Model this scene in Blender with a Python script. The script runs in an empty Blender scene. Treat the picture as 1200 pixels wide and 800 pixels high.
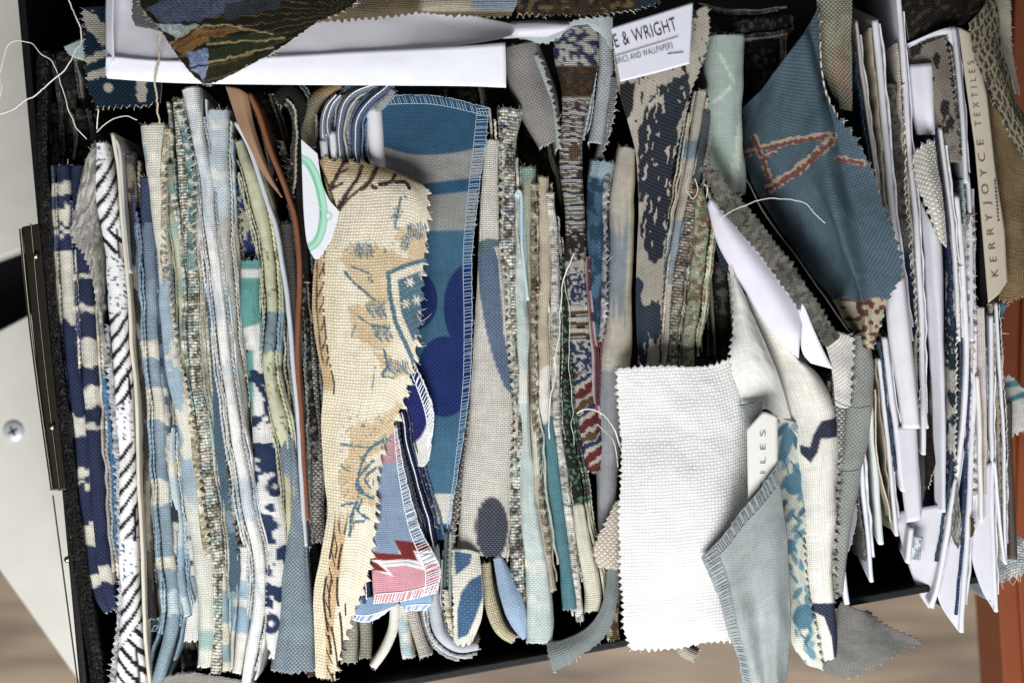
import bpy, math, random
import numpy as np
from mathutils import Matrix, Vector

# ------------------------------------------------------------------ camera, light, exposure
S = 0.0004            # metres per unit (one unit = 0.4 mm)
H = 2000.0            # camera height above the tops of the swatches, in units
sc = bpy.context.scene
COL = sc.collection
cam_d = bpy.data.cameras.new('camera'); cam = bpy.data.objects.new('camera', cam_d); COL.objects.link(cam)
cam.location = (0, 0, H * S); cam_d.sensor_width = 36.0; cam_d.lens = 36.0 * H / 1200.0
cam_d.clip_start = 0.01; cam_d.clip_end = 50
cam_d.dof.use_dof = True; cam_d.dof.focus_distance = (H - 4) * S; cam_d.dof.aperture_fstop = 5.0
sc.camera = cam
world = bpy.data.worlds.new('World'); sc.world = world; world.use_nodes = True
bg = world.node_tree.nodes['Background']
bg.inputs[0].default_value = (0.80, 0.88, 1.0, 1); bg.inputs[1].default_value = 0.05
def area(name, loc, target, sx, sy, power, col):
    d = bpy.data.lights.new(name, 'AREA'); d.shape = 'RECTANGLE'; d.size = sx; d.size_y = sy
    d.energy = power; d.color = col
    o = bpy.data.objects.new(name, d); COL.objects.link(o); o.location = loc
    o.rotation_euler = (Vector(target) - Vector(loc)).to_track_quat('-Z', 'Y').to_euler()
    return o
area('window_light', (-0.10, -0.92, 0.80), (0.0, -0.06, 0.0), 0.9, 0.6, 27.0, (0.985, 0.99, 1.0))
area('side_fill_light', (0.9, 0.3, 1.5), (0, 0, 0), 0.7, 0.7, 3.5, (0.95, 0.97, 1.0))  # weak fill added from the side, no window stands here
sc.view_settings.view_transform = 'Standard'; sc.view_settings.look = 'None'
sc.view_settings.exposure = 0.0; sc.view_settings.gamma = 1.0
sc.cycles.max_bounces = 5; sc.cycles.diffuse_bounces = 3
sc.cycles.use_denoising = True; sc.cycles.denoiser = 'OPENIMAGEDENOISE'; sc.cycles.denoising_input_passes = 'RGB_ALBEDO_NORMAL'

# ------------------------------------------------------------------ small maths
rng = np.random.default_rng(7); random.seed(7)
def C(h):
    h = h.lstrip('#'); v = np.array([int(h[i:i+2], 16) / 255 for i in (0, 2, 4)])
    return np.where(v <= 0.04045, v / 12.92, ((v + 0.055) / 1.055) ** 2.4)
def Q(px, py, z=0.0):
    k = (H - z) / H
    return np.array([(px - 600.0) * k, (400.0 - py) * k, z])
def proj(G):
    k = H / (H - G[..., 2]); return 600 + G[..., 0] * k, 400 - G[..., 1] * k
def crom(P, m=16):
    P = np.asarray(P, float); n = len(P)
    if n == 2: t = np.linspace(0, 1, m + 1)[:, None]; return P[0] * (1 - t) + P[1] * t
    E = np.vstack([2 * P[0] - P[1], P, 2 * P[-1] - P[-2]]); out = []
    t = np.linspace(0, 1, m, endpoint=False)[:, None]
    for i in range(1, n):
        a, b, c, d = E[i-1], E[i], E[i+1], E[i+2] if i + 2 < len(E) else E[-1]
        out.append(0.5 * (2*b + (c-a)*t + (2*a-5*b+4*c-d)*t*t + (3*b-a-3*c+d)*t**3))
    out.append(P[-1:]); return np.vstack(out)
def resample(P, N, dims=3, lin=False):
    D = np.asarray(P, float) if lin else crom(P); s = np.r_[0, np.cumsum(np.linalg.norm(np.diff(D[:, :dims], axis=0), axis=1))]
    t = np.linspace(0, s[-1], N)
    return np.stack([np.interp(t, s, D[:, k]) for k in range(D.shape[1])], 1), s[-1]
def vn(x, y, seed=0):
    x = np.asarray(x, float); y = np.asarray(y, float) + np.zeros_like(x)
    T = np.random.default_rng(seed + 991).random((64, 64))
    xi = np.floor(x).astype(int); yi = np.floor(y).astype(int); fx = x - xi; fy = y - yi
    fx = fx*fx*(3-2*fx); fy = fy*fy*(3-2*fy)
    g = lambda a, b: T[a % 64, b % 64]
    return (g(xi, yi)*(1-fx)+g(xi+1, yi)*fx)*(1-fy) + (g(xi, yi+1)*(1-fx)+g(xi+1, yi+1)*fx)*fy
def fbm(x, y, seed=0):
    x = np.asarray(x, float); y = np.asarray(y, float)
    return 0.55*vn(x, y, seed) + 0.28*vn(x*2.1, y*2.1, seed+1) + 0.17*vn(x*4.3, y*4.3, seed+2)
def sstep(a, b, x): t = np.clip((x - a) / (b - a), 0, 1); return t*t*(3-2*t)

# ------------------------------------------------------------------ materials
def nodes(m): return m.node_tree.nodes, m.node_tree.links
def mat_new(name):
    m = bpy.data.materials.new(name); m.use_nodes = True
    return m, m.node_tree.nodes['Principled BSDF']
class NB:
    def __init__(s, m): s.n = m.node_tree.nodes; s.l = m.node_tree.links
    def new(s, t, **kw):
        x = s.n.new(t)
        for k, v in kw.items(): setattr(x, k, v)
        return x
    def put(s, inp, v):
        if hasattr(v, 'is_output'): s.l.new(v, inp)
        else: inp.default_value = v
    def math(s, op, a, b=None):
        x = s.new('ShaderNodeMath', operation=op); s.put(x.inputs[0], a)
        if b is not None: s.put(x.inputs[1], b)
        return x.outputs[0]
    def mix(s, f, a, b, mode='MIX'):
        x = s.new('ShaderNodeMix', data_type='RGBA', blend_type=mode)
        s.put(x.inputs[0], f); s.put(x.inputs[6], a); s.put(x.inputs[7], b); return x.outputs[2]
    def noise(s, vec, scale, detail=2):
        x = s.new('ShaderNodeTexNoise'); s.put(x.inputs['Vector'], vec); x.inputs['Scale'].default_value = scale
        x.inputs['Detail'].default_value = detail; return x.outputs['Fac']
    def vec(s, a, b):
        x = s.new('ShaderNodeCombineXYZ'); s.put(x.inputs[0], a); s.put(x.inputs[1], b); return x.outputs[0]
_fab = {}
def fabric(p=4.4, mel=0.03, melc='#f2eee4', bump=0.34, contrast=0.16, fuzz=0.4, seamk=0.34, tn=0.40):
    key = (p, mel, melc, bump, contrast, fuzz, seamk, tn)
    if key in _fab: return _fab[key]
    m, b = mat_new('woven_fabric_%d' % len(_fab)); N = NB(m)
    uv = N.new('ShaderNodeUVMap').outputs[0]; sp = N.new('ShaderNodeSeparateXYZ'); N.put(sp.inputs[0], uv)
    wob = N.noise(uv, 0.035, 2)
    U = N.math('ADD', sp.outputs[0], N.math('MULTIPLY', wob, p * 0.8)); V = N.math('ADD', sp.outputs[1], N.math('MULTIPLY', wob, p * 0.7))
    p = p * 1.42; k = 2 * math.pi / p
    w = N.math('MULTIPLY', N.math('SINE', N.math('MULTIPLY', U, k)), N.math('SINE', N.math('MULTIPLY', V, k)))
    gap = N.math('MULTIPLY', N.math('ABSOLUTE', N.math('SINE', N.math('MULTIPLY', U, k))), N.math('ABSOLUTE', N.math('SINE', N.math('MULTIPLY', V, k))))
    f = N.math('ADD', N.math('MULTIPLY', w, 0.5), 0.5)
    n1 = N.noise(N.vec(N.math('MULTIPLY', U, 0.035), N.math('MULTIPLY', V, 1.7 / p)), 1.0, 2)
    n2 = N.noise(N.vec(N.math('MULTIPLY', U, 1.7 / p), N.math('MULTIPLY', V, 0.035)), 1.0, 2)
    n3 = N.noise(uv, 0.9, 3)
    col = N.new('ShaderNodeAttribute', attribute_name='Col').outputs['Color']
    dark = N.mix(1.0, col, (1 - contrast,) * 3 + (1,), 'MULTIPLY')
    light = N.mix(mel, col, tuple(C(melc)) + (1,))
    c = N.mix(f, dark, light)
    seam = N.math('ADD', N.math('MULTIPLY', N.math('MINIMUM', N.math('MULTIPLY', gap, 1.9), 1.0), seamk), 1.0 - seamk * 0.62)
    sg = N.new('ShaderNodeCombineColor'); [N.put(sg.inputs[i], seam) for i in range(3)]
    c = N.mix(1.0, c, sg.outputs[0], 'MULTIPLY')
    g = N.math('MULTIPLY', N.math('ADD', N.math('MULTIPLY', n1, tn), 1.04 - tn/2), N.math('ADD', N.math('MULTIPLY', n2, tn), 1.04 - tn/2))
    g = N.math('MULTIPLY', g, N.math('ADD', N.math('MULTIPLY', n3, 0.3), 0.86))
    gg = N.new('ShaderNodeCombineColor'); [N.put(gg.inputs[i], g) for i in range(3)]
    c = N.mix(1.0, c, gg.outputs[0], 'MULTIPLY')
    N.put(b.inputs['Base Color'], c); b.inputs['Roughness'].default_value = 0.95
    b.inputs['Specular IOR Level'].default_value = 0.08; b.inputs['Sheen Weight'].default_value = 0.0
    hgt = N.math('ADD', N.math('ADD', N.math('MULTIPLY', gap, 0.9), N.math('MULTIPLY', w, 0.2)), N.math('MULTIPLY', N.math('ADD', n3, N.math('ADD', n1, n2)), fuzz))
    bp = N.new('ShaderNodeBump'); bp.inputs['Strength'].default_value = bump; bp.inputs['Distance'].default_value = 0.0011
    N.put(bp.inputs['Height'], hgt); N.put(b.inputs['Normal'], bp.outputs[0])
    _fab[key] = m; return m
def simple(name, col=None, rough=0.6, noise_scale=0, noise_amt=0.0, bump=0.0, metal=0.0, dist=0.0006):
    m, b = mat_new(name); N = NB(m)
    if col is None: c = N.new('ShaderNodeAttribute', attribute_name='Col').outputs['Color']
    else: c = tuple(C(col)) + (1,)
    if noise_scale:
        tc = N.new('ShaderNodeTexCoord').outputs['Object']; n = N.noise(tc, noise_scale, 5)
        g = N.math('ADD', N.math('MULTIPLY', n, noise_amt * 2), 1 - noise_amt)
        gg = N.new('ShaderNodeCombineColor'); [N.put(gg.inputs[i], g) for i in range(3)]
        c = N.mix(1.0, c, gg.outputs[0], 'MULTIPLY')
        if bump:
            bp = N.new('ShaderNodeBump'); bp.inputs['Strength'].default_value = bump; bp.inputs['Distance'].default_value = dist
            N.put(bp.inputs['Height'], n); N.put(b.inputs['Normal'], bp.outputs[0])
    N.put(b.inputs['Base Color'], c); b.inputs['Roughness'].default_value = rough; b.inputs['Metallic'].default_value = metal
    b.inputs['Specular IOR Level'].default_value = 0.3
    return m
RAW = simple('cut_edge_fibre', '#cfc8b8', 0.95, 900, 0.3, 0.6)
FIB = simple('loose_fibre', '#e6e2d8', 0.8)
STITCH = simple('stitch_thread', '#eef1f4', 0.7, 1500, 0.12, 0.3)
PAPER = simple('card_paper', None, 0.62, 260, 0.05, 0.08)
GLOSSY = simple('smooth_card', None, 0.35, 200, 0.04, 0.03)
INK = simple('printing_ink', '#17181c', 0.6, 400, 0.1)
LINEN = fabric(3.9); FINE = fabric(3.4); COARSE = fabric(4.6)
MELA = fabric(3.2, 0.35, '#dfe4e4', contrast=0.16, bump=.3); DARKW = fabric(3.6, 0.06, '#8a93a5', contrast=0.3)
PLAIN = fabric(2.6, 0.03, bump=0.2, contrast=0.1, seamk=.2); VELVET = fabric(2.4, 0.03, bump=0.3, contrast=0.1, fuzz=1.2, seamk=.1)
BEAD = fabric(5.2, 0.12, '#efe9da', bump=0.7, contrast=0.32, fuzz=0.9)
FELT = fabric(3.2, 0.03, bump=0.7, contrast=0.15, fuzz=1.6, seamk=.2)
TWEED = fabric(4.4, 0.4, '#d8d4ca', bump=0.7, contrast=0.5, fuzz=0.9)

# ------------------------------------------------------------------ mesh building
def tag(o, label=None, cat=None, group=None, kind=None):
    if label: o['label'] = label
    if cat: o['category'] = cat
    if group: o['group'] = group
    if kind: o['kind'] = kind
    return o
def mesh_obj(name, verts, faces, mats, col=None, uv=None, parent=None, smooth=True):
    verts = np.asarray(verts, float) * S
    me = bpy.data.meshes.new(name); faces = np.asarray(faces, np.int32); k = faces.shape[1]
    me.vertices.add(len(verts)); me.vertices.foreach_set('co', verts.astype(np.float32).ravel())
    me.loops.add(faces.size); me.loops.foreach_set('vertex_index', faces.ravel())
    me.polygons.add(len(faces)); me.polygons.foreach_set('loop_start', np.arange(0, faces.size, k, dtype=np.int32))
    me.polygons.foreach_set('loop_total', np.full(len(faces), k, np.int32))
    if smooth: me.polygons.foreach_set('use_smooth', np.ones(len(faces), bool))
    if uv is not None:
        l = me.uv_layers.new(name='UVMap'); l.data.foreach_set('uv', uv[faces.ravel()].astype(np.float32).ravel())
    if col is not None:
        a = me.color_attributes.new('Col', 'FLOAT_COLOR', 'POINT')
        a.data.foreach_set('color', np.c_[col, np.ones(len(col))].astype(np.float32).ravel())
    me.update(calc_edges=True); me.validate()
    for m in (mats if isinstance(mats, (list, tuple)) else [mats]): me.materials.append(m)
    o = bpy.data.objects.new(name, me); COL.objects.link(o)
    if parent: o.parent = parent
    return o
def grid_faces(n, m):
    i, j = np.meshgrid(np.arange(n - 1), np.arange(m - 1), indexing='ij'); a = (i * m + j).ravel()
    return np.stack([a, a + 1, a + m + 1, a + m], 1)
def tubes(name, lines, r, mat, parent=None, sides=5, taper=False):
    V, F, off = [], [], 0
    ang = np.linspace(0, 2*np.pi, sides, endpoint=False)
    for P in lines:
        P = np.asarray(P, float); n = len(P); T = np.gradient(P, axis=0); T /= np.linalg.norm(T, axis=1)[:, None] + 1e-9
        up = np.where(np.abs(T[:, 2:3]) > 0.9, [[1., 0, 0]], [[0, 0, 1.]]); A = np.cross(T, up); A /= np.linalg.norm(A, axis=1)[:, None] + 1e-9
        B = np.cross(T, A); rr = np.full(n, r)
        if taper: rr = r * np.linspace(1, 0.45, n)
        R = P[:, None] + rr[:, None, None] * (A[:, None]*np.cos(ang)[None, :, None] + B[:, None]*np.sin(ang)[None, :, None])
        V.append(R.reshape(-1, 3)); i, j = np.meshgrid(np.arange(n-1), np.arange(sides), indexing='ij')
        a = i*sides + j; b = i*sides + (j+1) % sides
        F.append(np.stack([a, b, b+sides, a+sides], -1).reshape(-1, 4) + off); off += n*sides
    return mesh_obj(name, np.vstack(V), np.vstack(F), mat, parent=parent)
def fringe(parent, pts, dirs, ln, r=0.36, mat=None, seed=0):
    g = np.random.default_rng(seed + 5); L = []
    for p, d in zip(pts, dirs):
        l = ln * 0.8 * g.uniform(0.3, 1.0) * (2.2 if g.random() < .05 else 1); d = d + g.normal(0, 0.45, 3); d /= np.linalg.norm(d) + 1e-9
        b = g.normal(0, 0.35, 3); t = np.linspace(0, 1, 4)[:, None]
        L.append(p - d*1.0 + d*l*t + b*l*t*t)
    if L: tag(tubes('frayed_fibres', L, r, mat or FIB, parent, 3, True), kind='stuff')
def overlock(parent, G, edge, inset=9.0, step=4.2, r=0.75, mat=None, lift=1.3):
    A = {'l': G, 'r': G[:, ::-1], 't': np.swapaxes(G, 0, 1), 'b': np.swapaxes(G[::-1], 0, 1)}[edge]
    B = A[:, 0]; acc = np.cumsum(np.linalg.norm(np.diff(A, axis=1), axis=2).mean(0)); k = min(len(acc) - 1, int(np.searchsorted(acc, inset)) + 1)
    I = A[:, k]; s = np.r_[0, np.cumsum(np.linalg.norm(np.diff(B, axis=0), axis=1))]; L = s[-1]
    at = lambda X, t: np.array([np.interp(t, s, X[:, c]) for c in range(3)])
    out = B - A[:, min(3, A.shape[1]-1)]; lines = []; n = int(L / step); z = np.array([0, 0, lift])
    for q in range(n):
        t = q*step; j = rng.normal(0, 0.8); b0 = at(B, t+j); i0 = at(I, t + step*1.1+j)
        o = at(out, t); o = o/(np.linalg.norm(o)+1e-9)
        lines.append([b0 + o*0.8 - z*1.2, b0 + o*0.9 + z*0.5, (b0+i0)/2 + z*1.25, i0 + z])
        lines.append([i0 + z, at(I, t + step*1.6) + z*1.2, at(I, t + step*2.2) + z*0.9])
    bl = [at(B, t) + z*0.7 + rng.normal(0, .35, 3) for t in np.arange(0, L, 3.0)]
    lines.append(bl)
    return tubes('overlock_stitch', lines, r, mat or STITCH, parent, 5)

def finish(name, label, cat, G, U, V, paint, mat, thick, pink, fray, seed, group, rim=True, parent=None, amp=2.4, per=8.0, fl=4.0):
    n, m = G.shape[:2]; X, Y = proj(G)
    col = np.clip(paint(X.ravel(), Y.ravel(), U.ravel(), V.ravel()), 0.0, 1.0)
    if mat not in (PAPER, GLOSSY): lum = col @ np.array([.25, .62, .13]); col = (lum[:, None]*.16 + col*.84) * (np.clip(lum, .004, 1)/.84)[:, None] ** .32
    g = np.random.default_rng(seed); G0 = G.copy(); outs = {}
    for e in 'lrtb':
        A = {'l': G, 'r': G[:, ::-1], 't': np.swapaxes(G, 0, 1), 'b': np.swapaxes(G[::-1], 0, 1)}[e]
        A0 = {'l': G0, 'r': G0[:, ::-1], 't': np.swapaxes(G0, 0, 1), 'b': np.swapaxes(G0[::-1], 0, 1)}[e]
        d = A0[:, 0] - A0[:, min(2, A0.shape[1]-1)]; d = d / (np.linalg.norm(d, axis=1)[:, None] + 1e-9); outs[e] = (A, d)
        if e in pink or e in fray:
            s = np.r_[0, np.cumsum(np.linalg.norm(np.diff(A0[:, 0], axis=0), axis=1))]
            a = np.zeros(len(s))
            if e in pink: a += amp * (2*np.abs(((s/per + 0.12*vn(s/23, 0*s, seed)*4) % 1) - 0.5)*2 - 1)*(0.3+1.15*vn(s/11, 0*s+3, seed))
            a += g.normal(0, 0.65, len(s)) * (1.0 if e in fray else 0.5) + (vn(s/30, 0*s+9, seed)-.5)*2.4
            A[:, 0] += d*a[:, None]
            if A.shape[1] > 3: A[:, 1] += d*a[:, None]*0.45
    uv = np.stack([U.ravel(), V.ravel()], 1)
    o = mesh_obj(name, G.reshape(-1, 3), grid_faces(n, m), [mat, RAW if rim else mat], col, uv, parent)
    if thick:
        md = o.modifiers.new('thickness', 'SOLIDIFY'); md.thickness = thick * S; md.offset = 0.0
        md.material_offset_rim = 1 if rim else 0; md.use_quality_normals = False
    if label: tag(o, label, cat, group)
    P, D = [], []
    for e in fray:
        A, d = outs[e]; k = np.arange(len(d)); k = k[A[:, 0][:, 2] > -60]
        if len(k) == 0: continue
        tot = np.linalg.norm(np.diff(A[k, 0], axis=0), axis=1).sum(); cnt = int(tot / 4.5)
        q = g.choice(k, cnt); P += list(A[q, 0]); D += list(d[q])
    if P: fringe(o, P, D, fl, seed=seed)
    return o
SEED = [100]
def fold(label, spine, paint, mat=None, D=290, lean=(0, 0), pink='', fray='tb', group='folded fabric swatches filed in the box', name='fabric_swatch', cat='fabric swatch', du=2.2, wob=1.0, thick=1.8, flat=1.0, rim=True, parent=None, out=None, layers=None, **kw):
    SEED[0] += 1; sd = SEED[0]; mat = mat or (LINEN, FINE, PLAIN, FINE, PLAIN)[sd % 5]
    P = []
    lastz, lasth = 0, 8
    for p in spine:
        z = p[2] if len(p) > 2 else lastz; h = p[3] if len(p) > 3 else lasth; lastz, lasth = z, h
        q = Q(p[0], p[1], z); P.append([q[0], q[1], q[2], h])
    R0, L = resample(P, 50); N = max(8, int(L / du)); R, L = resample(P, N); u = np.linspace(0, L, N)
    T = np.gradient(R[:, :2], axis=0); T /= np.linalg.norm(T, axis=1)[:, None] + 1e-9
    perp = np.stack([-T[:, 1], T[:, 0]], 1)
    lat = (vn(u/55, 0*u, sd) - .5)*4.4*wob + (vn(u/19, 0*u+4, sd) - .5)*1.3*wob
    hw = R[:, 3] * (0.77 if R[:, 3].max() < 14 and rim else 1.0) * (1 + (vn(u/33, 0*u+7, sd) - .5)*0.22*wob)
    R[:, :2] += perp*lat[:, None]; R[:, 2] += (vn(u/40, 0*u+2, sd) - .5)*5*wob
    hm = R[:, 3].max(); K = max(7, int(3.4*hm/2.3) | 1)
    base = np.array([(-1.02, -2.3), (-1.02, -1.5), (-.98, -.9), (-.82, -.40), (-.45, -.10), (0, 0), (.45, -.10), (.82, -.40), (.98, -.9), (1.02, -1.5), (1.02, -2.3)])
    base, _ = resample(base, K, 2)
    G = np.zeros((N, K + 10, 3)); Vv = np.zeros((N, K + 10))
    deps = np.array([0.85, 0.5, 0.26, 0.12, 0.05]) * D
    for j in range(K + 10):
        if j < 5: o_, dz = -1.0, -hw*2.3 - deps[j]; leg = deps[j]
        elif j >= K + 5: o_, dz = 1.0, -hw*2.3 - deps[::-1][j-K-5]; leg = deps[::-1][j-K-5]
        else: o_, dz = base[j-5, 0], base[j-5, 1]*hw*flat; leg = 0
        if flat != 1.0 and leg: dz = dz + hw*2.3*(1-flat)
        wv = (vn(u/45, 0*u + (1 if o_ < 0 else 6), sd) - .5) * min(leg, 60)*0.10*wob
        G[:, j, :2] = R[:, :2] + perp*(o_*hw*(1 - 0.45*min(1.0, leg/D*2.0)) + wv)[:, None] + np.array(lean)*(-np.minimum(dz, 0)).reshape(-1, 1)
        G[:, j, 2] = R[:, 2] + dz + ((vn(u/9, 0*u+j*0.35, sd+3)-.5)*0.9 + (vn(0*u+j*0.55+u/90, u/70, sd+5)-.5)*min(3.2, .30*hm))*wob
    Vv[:, 1:] = np.cumsum(np.linalg.norm(np.diff(G, axis=1), axis=2), axis=1); Vv -= Vv[:, [(K+10)//2]]
    U = np.repeat(u[:, None], K + 10, 1)
    if out is not None: out.append(G)
    o = finish(name, label, cat, G, U, Vv, paint, mat, thick, pink, fray, sd, group, rim, parent, **kw)
    if layers is None: layers = rim and parent is None and hm < 14.5 and L > 110
    if layers:
        g = np.random.default_rng(sd + 77); X, Y = proj(G[:, G.shape[1]//2]); base = np.clip(paint(X, Y, u, 0*u), 0, 1)
        for s in (1, -1):
            for q in range(1 if layers == 'card' else int(g.choice([2, 3, 3]))):
                a, b = int(N*g.uniform(0.0, .12)), int(N*g.uniform(.86, 1.0)); h = g.uniform(0.9, 1.9)
                tone = [lambda c: c*.55 + C('#d9d4c4')*.45, lambda c: c*.7 + .02, lambda c: c*.8 + .05, lambda c: c*.3 + C('#cdc8b6')*.6, lambda c: c*.6 + C('#8fa6b4')*.3][int(g.integers(5))]
                off = hw[a:b] + 1.5 + q*2.9 + h; uu = u[a:b]; zz = 1.0*np.abs(((uu/6.5) % 1) - .5)*2*(1.3 if g.random() < .6 and not (layers == 'card' and s == 1) else .1)
                ln = off + (vn(uu/16, 0*uu + q, sd + 3*s)-.5)*2.2 + zz; dz = -g.uniform(1, 5) - q*2.5
                Wp = np.c_[R[a:b, 0] + perp[a:b, 0]*s*ln, R[a:b, 1] + perp[a:b, 1]*s*ln, R[a:b, 2] + dz - 1.2*zz]
                K2 = [(-1, -100), (-1, -14), (-.9, -.9), (0, 0), (.9, -.9), (1, -14), (1, -100)]
                GG = np.stack([Wp + np.c_[perp[a:b]*(k[0]*h), np.full(b-a, k[1]*1.0)] for k in K2], 1)
                if layers == 'card' and s == 1: tone = lambda c: c*0 + C('#dcdbe0')
                elif layers == 'card':
                    pc = C(('#8d867c', '#3d5166', '#b9b2a4', '#6d6a66', '#a59a86', '#2c3a5e', '#9fa9ab')[int(g.integers(7))]); tone = lambda c: c*0 + pc
                cc = tone(base[a:b]); cc = cc*(.8 + .4*vn(uu/7, 0*uu + 5, sd + q))[:, None]; cc = np.repeat(np.clip(cc, 0, 1)[:, None], 7, 1).reshape(-1, 3)
                VV = np.repeat(np.array([[-100., -14, -1, 0, 1, 14, 100]]), b-a, 0); UU = np.repeat(uu[:, None], 7, 1)
                leaf_ = layers == 'card' and s == 1
                lo = mesh_obj('card_leaf' if leaf_ else 'mounted_swatch' if layers == 'card' else 'folded_layer', GG.reshape(-1, 3), grid_faces(b-a, 7), PAPER if leaf_ else (FELT, FINE, PLAIN)[int(g.integers(3))], cc**1.1, np.stack([UU.ravel(), VV.ravel()], 1), o)
                if g.random() < .6 and not leaf_:
                    k = g.integers(0, b-a, int(L/9)); fringe(lo, list(GG[k, 3]), list(np.c_[perp[k+a]*s, np.full(len(k), .8)]), 3.2, .3, seed=sd+q)
    return o
def sheet(label, rails, paint, mat=None, z=0, pink='', fray='', group='flat fabric swatches lying over the files', name='fabric_swatch', cat='fabric swatch', du=2.2, wr=1.0, thick=1.8, rim=True, parent=None, over='', lin=False, world=False, out=None, okw={}, **kw):
    SEED[0] += 1; sd = SEED[0]; mat = mat or LINEN
    RR = []
    for r in rails:
        P = [np.asarray(p, float) if world else Q(p[0], p[1], p[2] if len(p) > 2 else z) for p in r]
        RR.append(np.array(P))
    L = max(resample(r, 40)[1] for r in RR); N = max(6, int(L/du))
    A = np.stack([resample(r, N, 3, lin)[0] for r in RR], 1)
    W = max(resample(A[i], 30)[1] for i in np.linspace(0, N-1, 7).astype(int)); M = max(6, int(W/du))
    G = np.stack([resample(A[i], M, 3, lin)[0] for i in range(N)], 0)
    U = np.repeat(np.linspace(0, L, N)[:, None], M, 1)
    Vv = np.zeros((N, M)); Vv[:, 1:] = np.cumsum(np.linalg.norm(np.diff(G, axis=1), axis=2), axis=1); Vv -= Vv[:, [M//2]]
    if wr:
        a, b = np.gradient(G, axis=0), np.gradient(G, axis=1); nn = np.cross(b, a); nn /= np.linalg.norm(nn, axis=2)[..., None] + 1e-9
        if nn[..., 2].mean() < 0: nn = -nn
        d = (vn(U/70, Vv/45, sd)-.5)*9*wr + (vn(U/28, Vv/20, sd+1)-.5)*2.6*wr + (vn(U/8, Vv/8, sd+2)-.5)*0.6*wr
        G = G + nn*d[..., None]
    if out is not None: out.append(G)
    o = finish(name, label, cat, G.copy(), U, Vv, paint, mat, thick, pink, fray, sd, group, rim, parent, **kw)
    for e in over: overlock(o, G, e, **okw)
    return o
def edge(label, top, w, paint, mat=None, z=0, D=260, pink='l', fray='l', **kw):
    r0, r1, r2, r3 = [], [], [], []
    for p in top:
        zz = p[2] if len(p) > 2 else z; a = Q(p[0], p[1], zz); b = Q(p[0]+w, p[1], zz - 0.8*abs(w))
        r0.append(a); r1.append(b); r2.append(b + [0, 0, -40]); r3.append(b + [0, 0, -D])
    kw.setdefault('group', 'folded fabric swatches filed in the box')
    return sheet(label, [r0, r1, r2, r3], paint, mat, pink=pink, fray=fray, world=True, wr=0.4, **kw)
def card(label, spine, col='#e9e8ee', hw=3, D=240, lean=(0, 0.0), mat=None, paint=None, group='white sample cards filed at the right', name='sample_card', cat='card', wob=0.35, **kw):
    sp = [(p[0], p[1], p[2] if len(p) > 2 else 0, hw) for p in spine]
    return fold(label, sp, paint or solid(col, 0.03), mat or PAPER, D=D, lean=lean, fray='', pink='', group=group, name=name, cat=cat, wob=wob, thick=1.1, rim=False, du=4, **kw)
def thread(label, pts, r=0.8, mat=None, group='loose threads hanging off the fabric'):
    P, L = resample([Q(*p) for p in pts], 60); P = P + np.stack([vn(np.linspace(0, L/14, 60), np.zeros(60)+k, 17+len(pts)) - .5 for k in range(3)], 1)*4.0
    r = r*0.62*(1.0); sh = rng.normal(0, r*.25, (60, 3)); P = P + sh
    return tag(tubes('loose_thread', [P], r, mat or FIB, None, 6), label, 'thread', group)
def text(parent, s, p0, p1, z, size_px, mat=INK, spacing=1.0, thin=-0.012):
    """flat lettering running from pixel p0 along p1 on a surface at height z"""
    cu = bpy.data.curves.new('t', 'FONT'); cu.body = s; cu.size = 1.0; cu.space_character = spacing; cu.extrude = 0.0; cu.offset = thin
    to = bpy.data.objects.new('t', cu); COL.objects.link(to); dg = bpy.context.evaluated_depsgraph_get(); dg.update()
    me = bpy.data.meshes.new_from_object(to.evaluated_get(dg)); bpy.data.objects.remove(to)
    a, b = Q(*p0, z), Q(*p1, z); d = b - a; L = np.linalg.norm(d); ux = d/L; uy = np.array([-ux[1], ux[0], 0]); uy /= np.linalg.norm(uy); uz = np.cross(ux, uy)
    co = np.array([v.co[:] for v in me.vertices]); wdt = co[:, 0].max(); f = L/wdt
    W = a + co[:, :1]*f*ux + co[:, 1:2]*size_px*1.43*uy + uz*0.9
    for v, w in zip(me.vertices, W*S): v.co = w
    me.materials.append(mat); o = bpy.data.objects.new('printed_text', me); COL.objects.link(o); o.parent = parent
    return o

# ------------------------------------------------------------------ print patterns (albedo only)
def solid(c, var=0.05):
    c = C(c)
    def f(x, y, u, v): return c*(1 + (fbm(u/22, v/14, 3)-.5)*4*var)[:, None]
    return f
def lerp(a, m, c): return a*(1-m)[:, None] + C(c)*m[:, None]
def bands(base, items, wob=3.0, seed=0, slant=0.0):
    """items: (y0, y1, colour) dyed or woven bands across the strip"""
    def f(x, y, u, v):
        o = np.tile(C(base), (len(x), 1)); yy = y + (vn(x/6, y/9, seed)-.5)*2*wob + slant*v
        for a, b, c in items: o = lerp(o, sstep(a-1, a+1, yy)*(1-sstep(b-1, b+1, yy)), c)
        return o*(1 + (fbm(u/9, v/6, seed+2)-.5)*0.25)[:, None]
    return f
def patches(cols, su=40, sv=14, seed=0, sharp=0.02):
    def f(x, y, u, v):
        o = np.tile(C(cols[0]), (len(x), 1))
        for k, c in enumerate(cols[1:]):
            n = fbm(u/su + 7.3*k, v/sv + 3.1*k, seed + 11*k); t = 0.52
            o = lerp(o, sstep(t-sharp, t+sharp, n), c)
        return o*(1 + (fbm(u/9, v/6, seed+2)-.5)*0.25)[:, None]
    return f
def dashes(base, cols, per=11, seed=0):
    def f(x, y, u, v):
        o = np.tile(C(base), (len(x), 1))
        for k, c in enumerate(cols):
            n = vn(u/(per*0.35) + k*5.7 + v/9, v/5 + k*3.3, seed+k); o = lerp(o, sstep(.62, .70, n), c)
        return o
    return f
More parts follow.
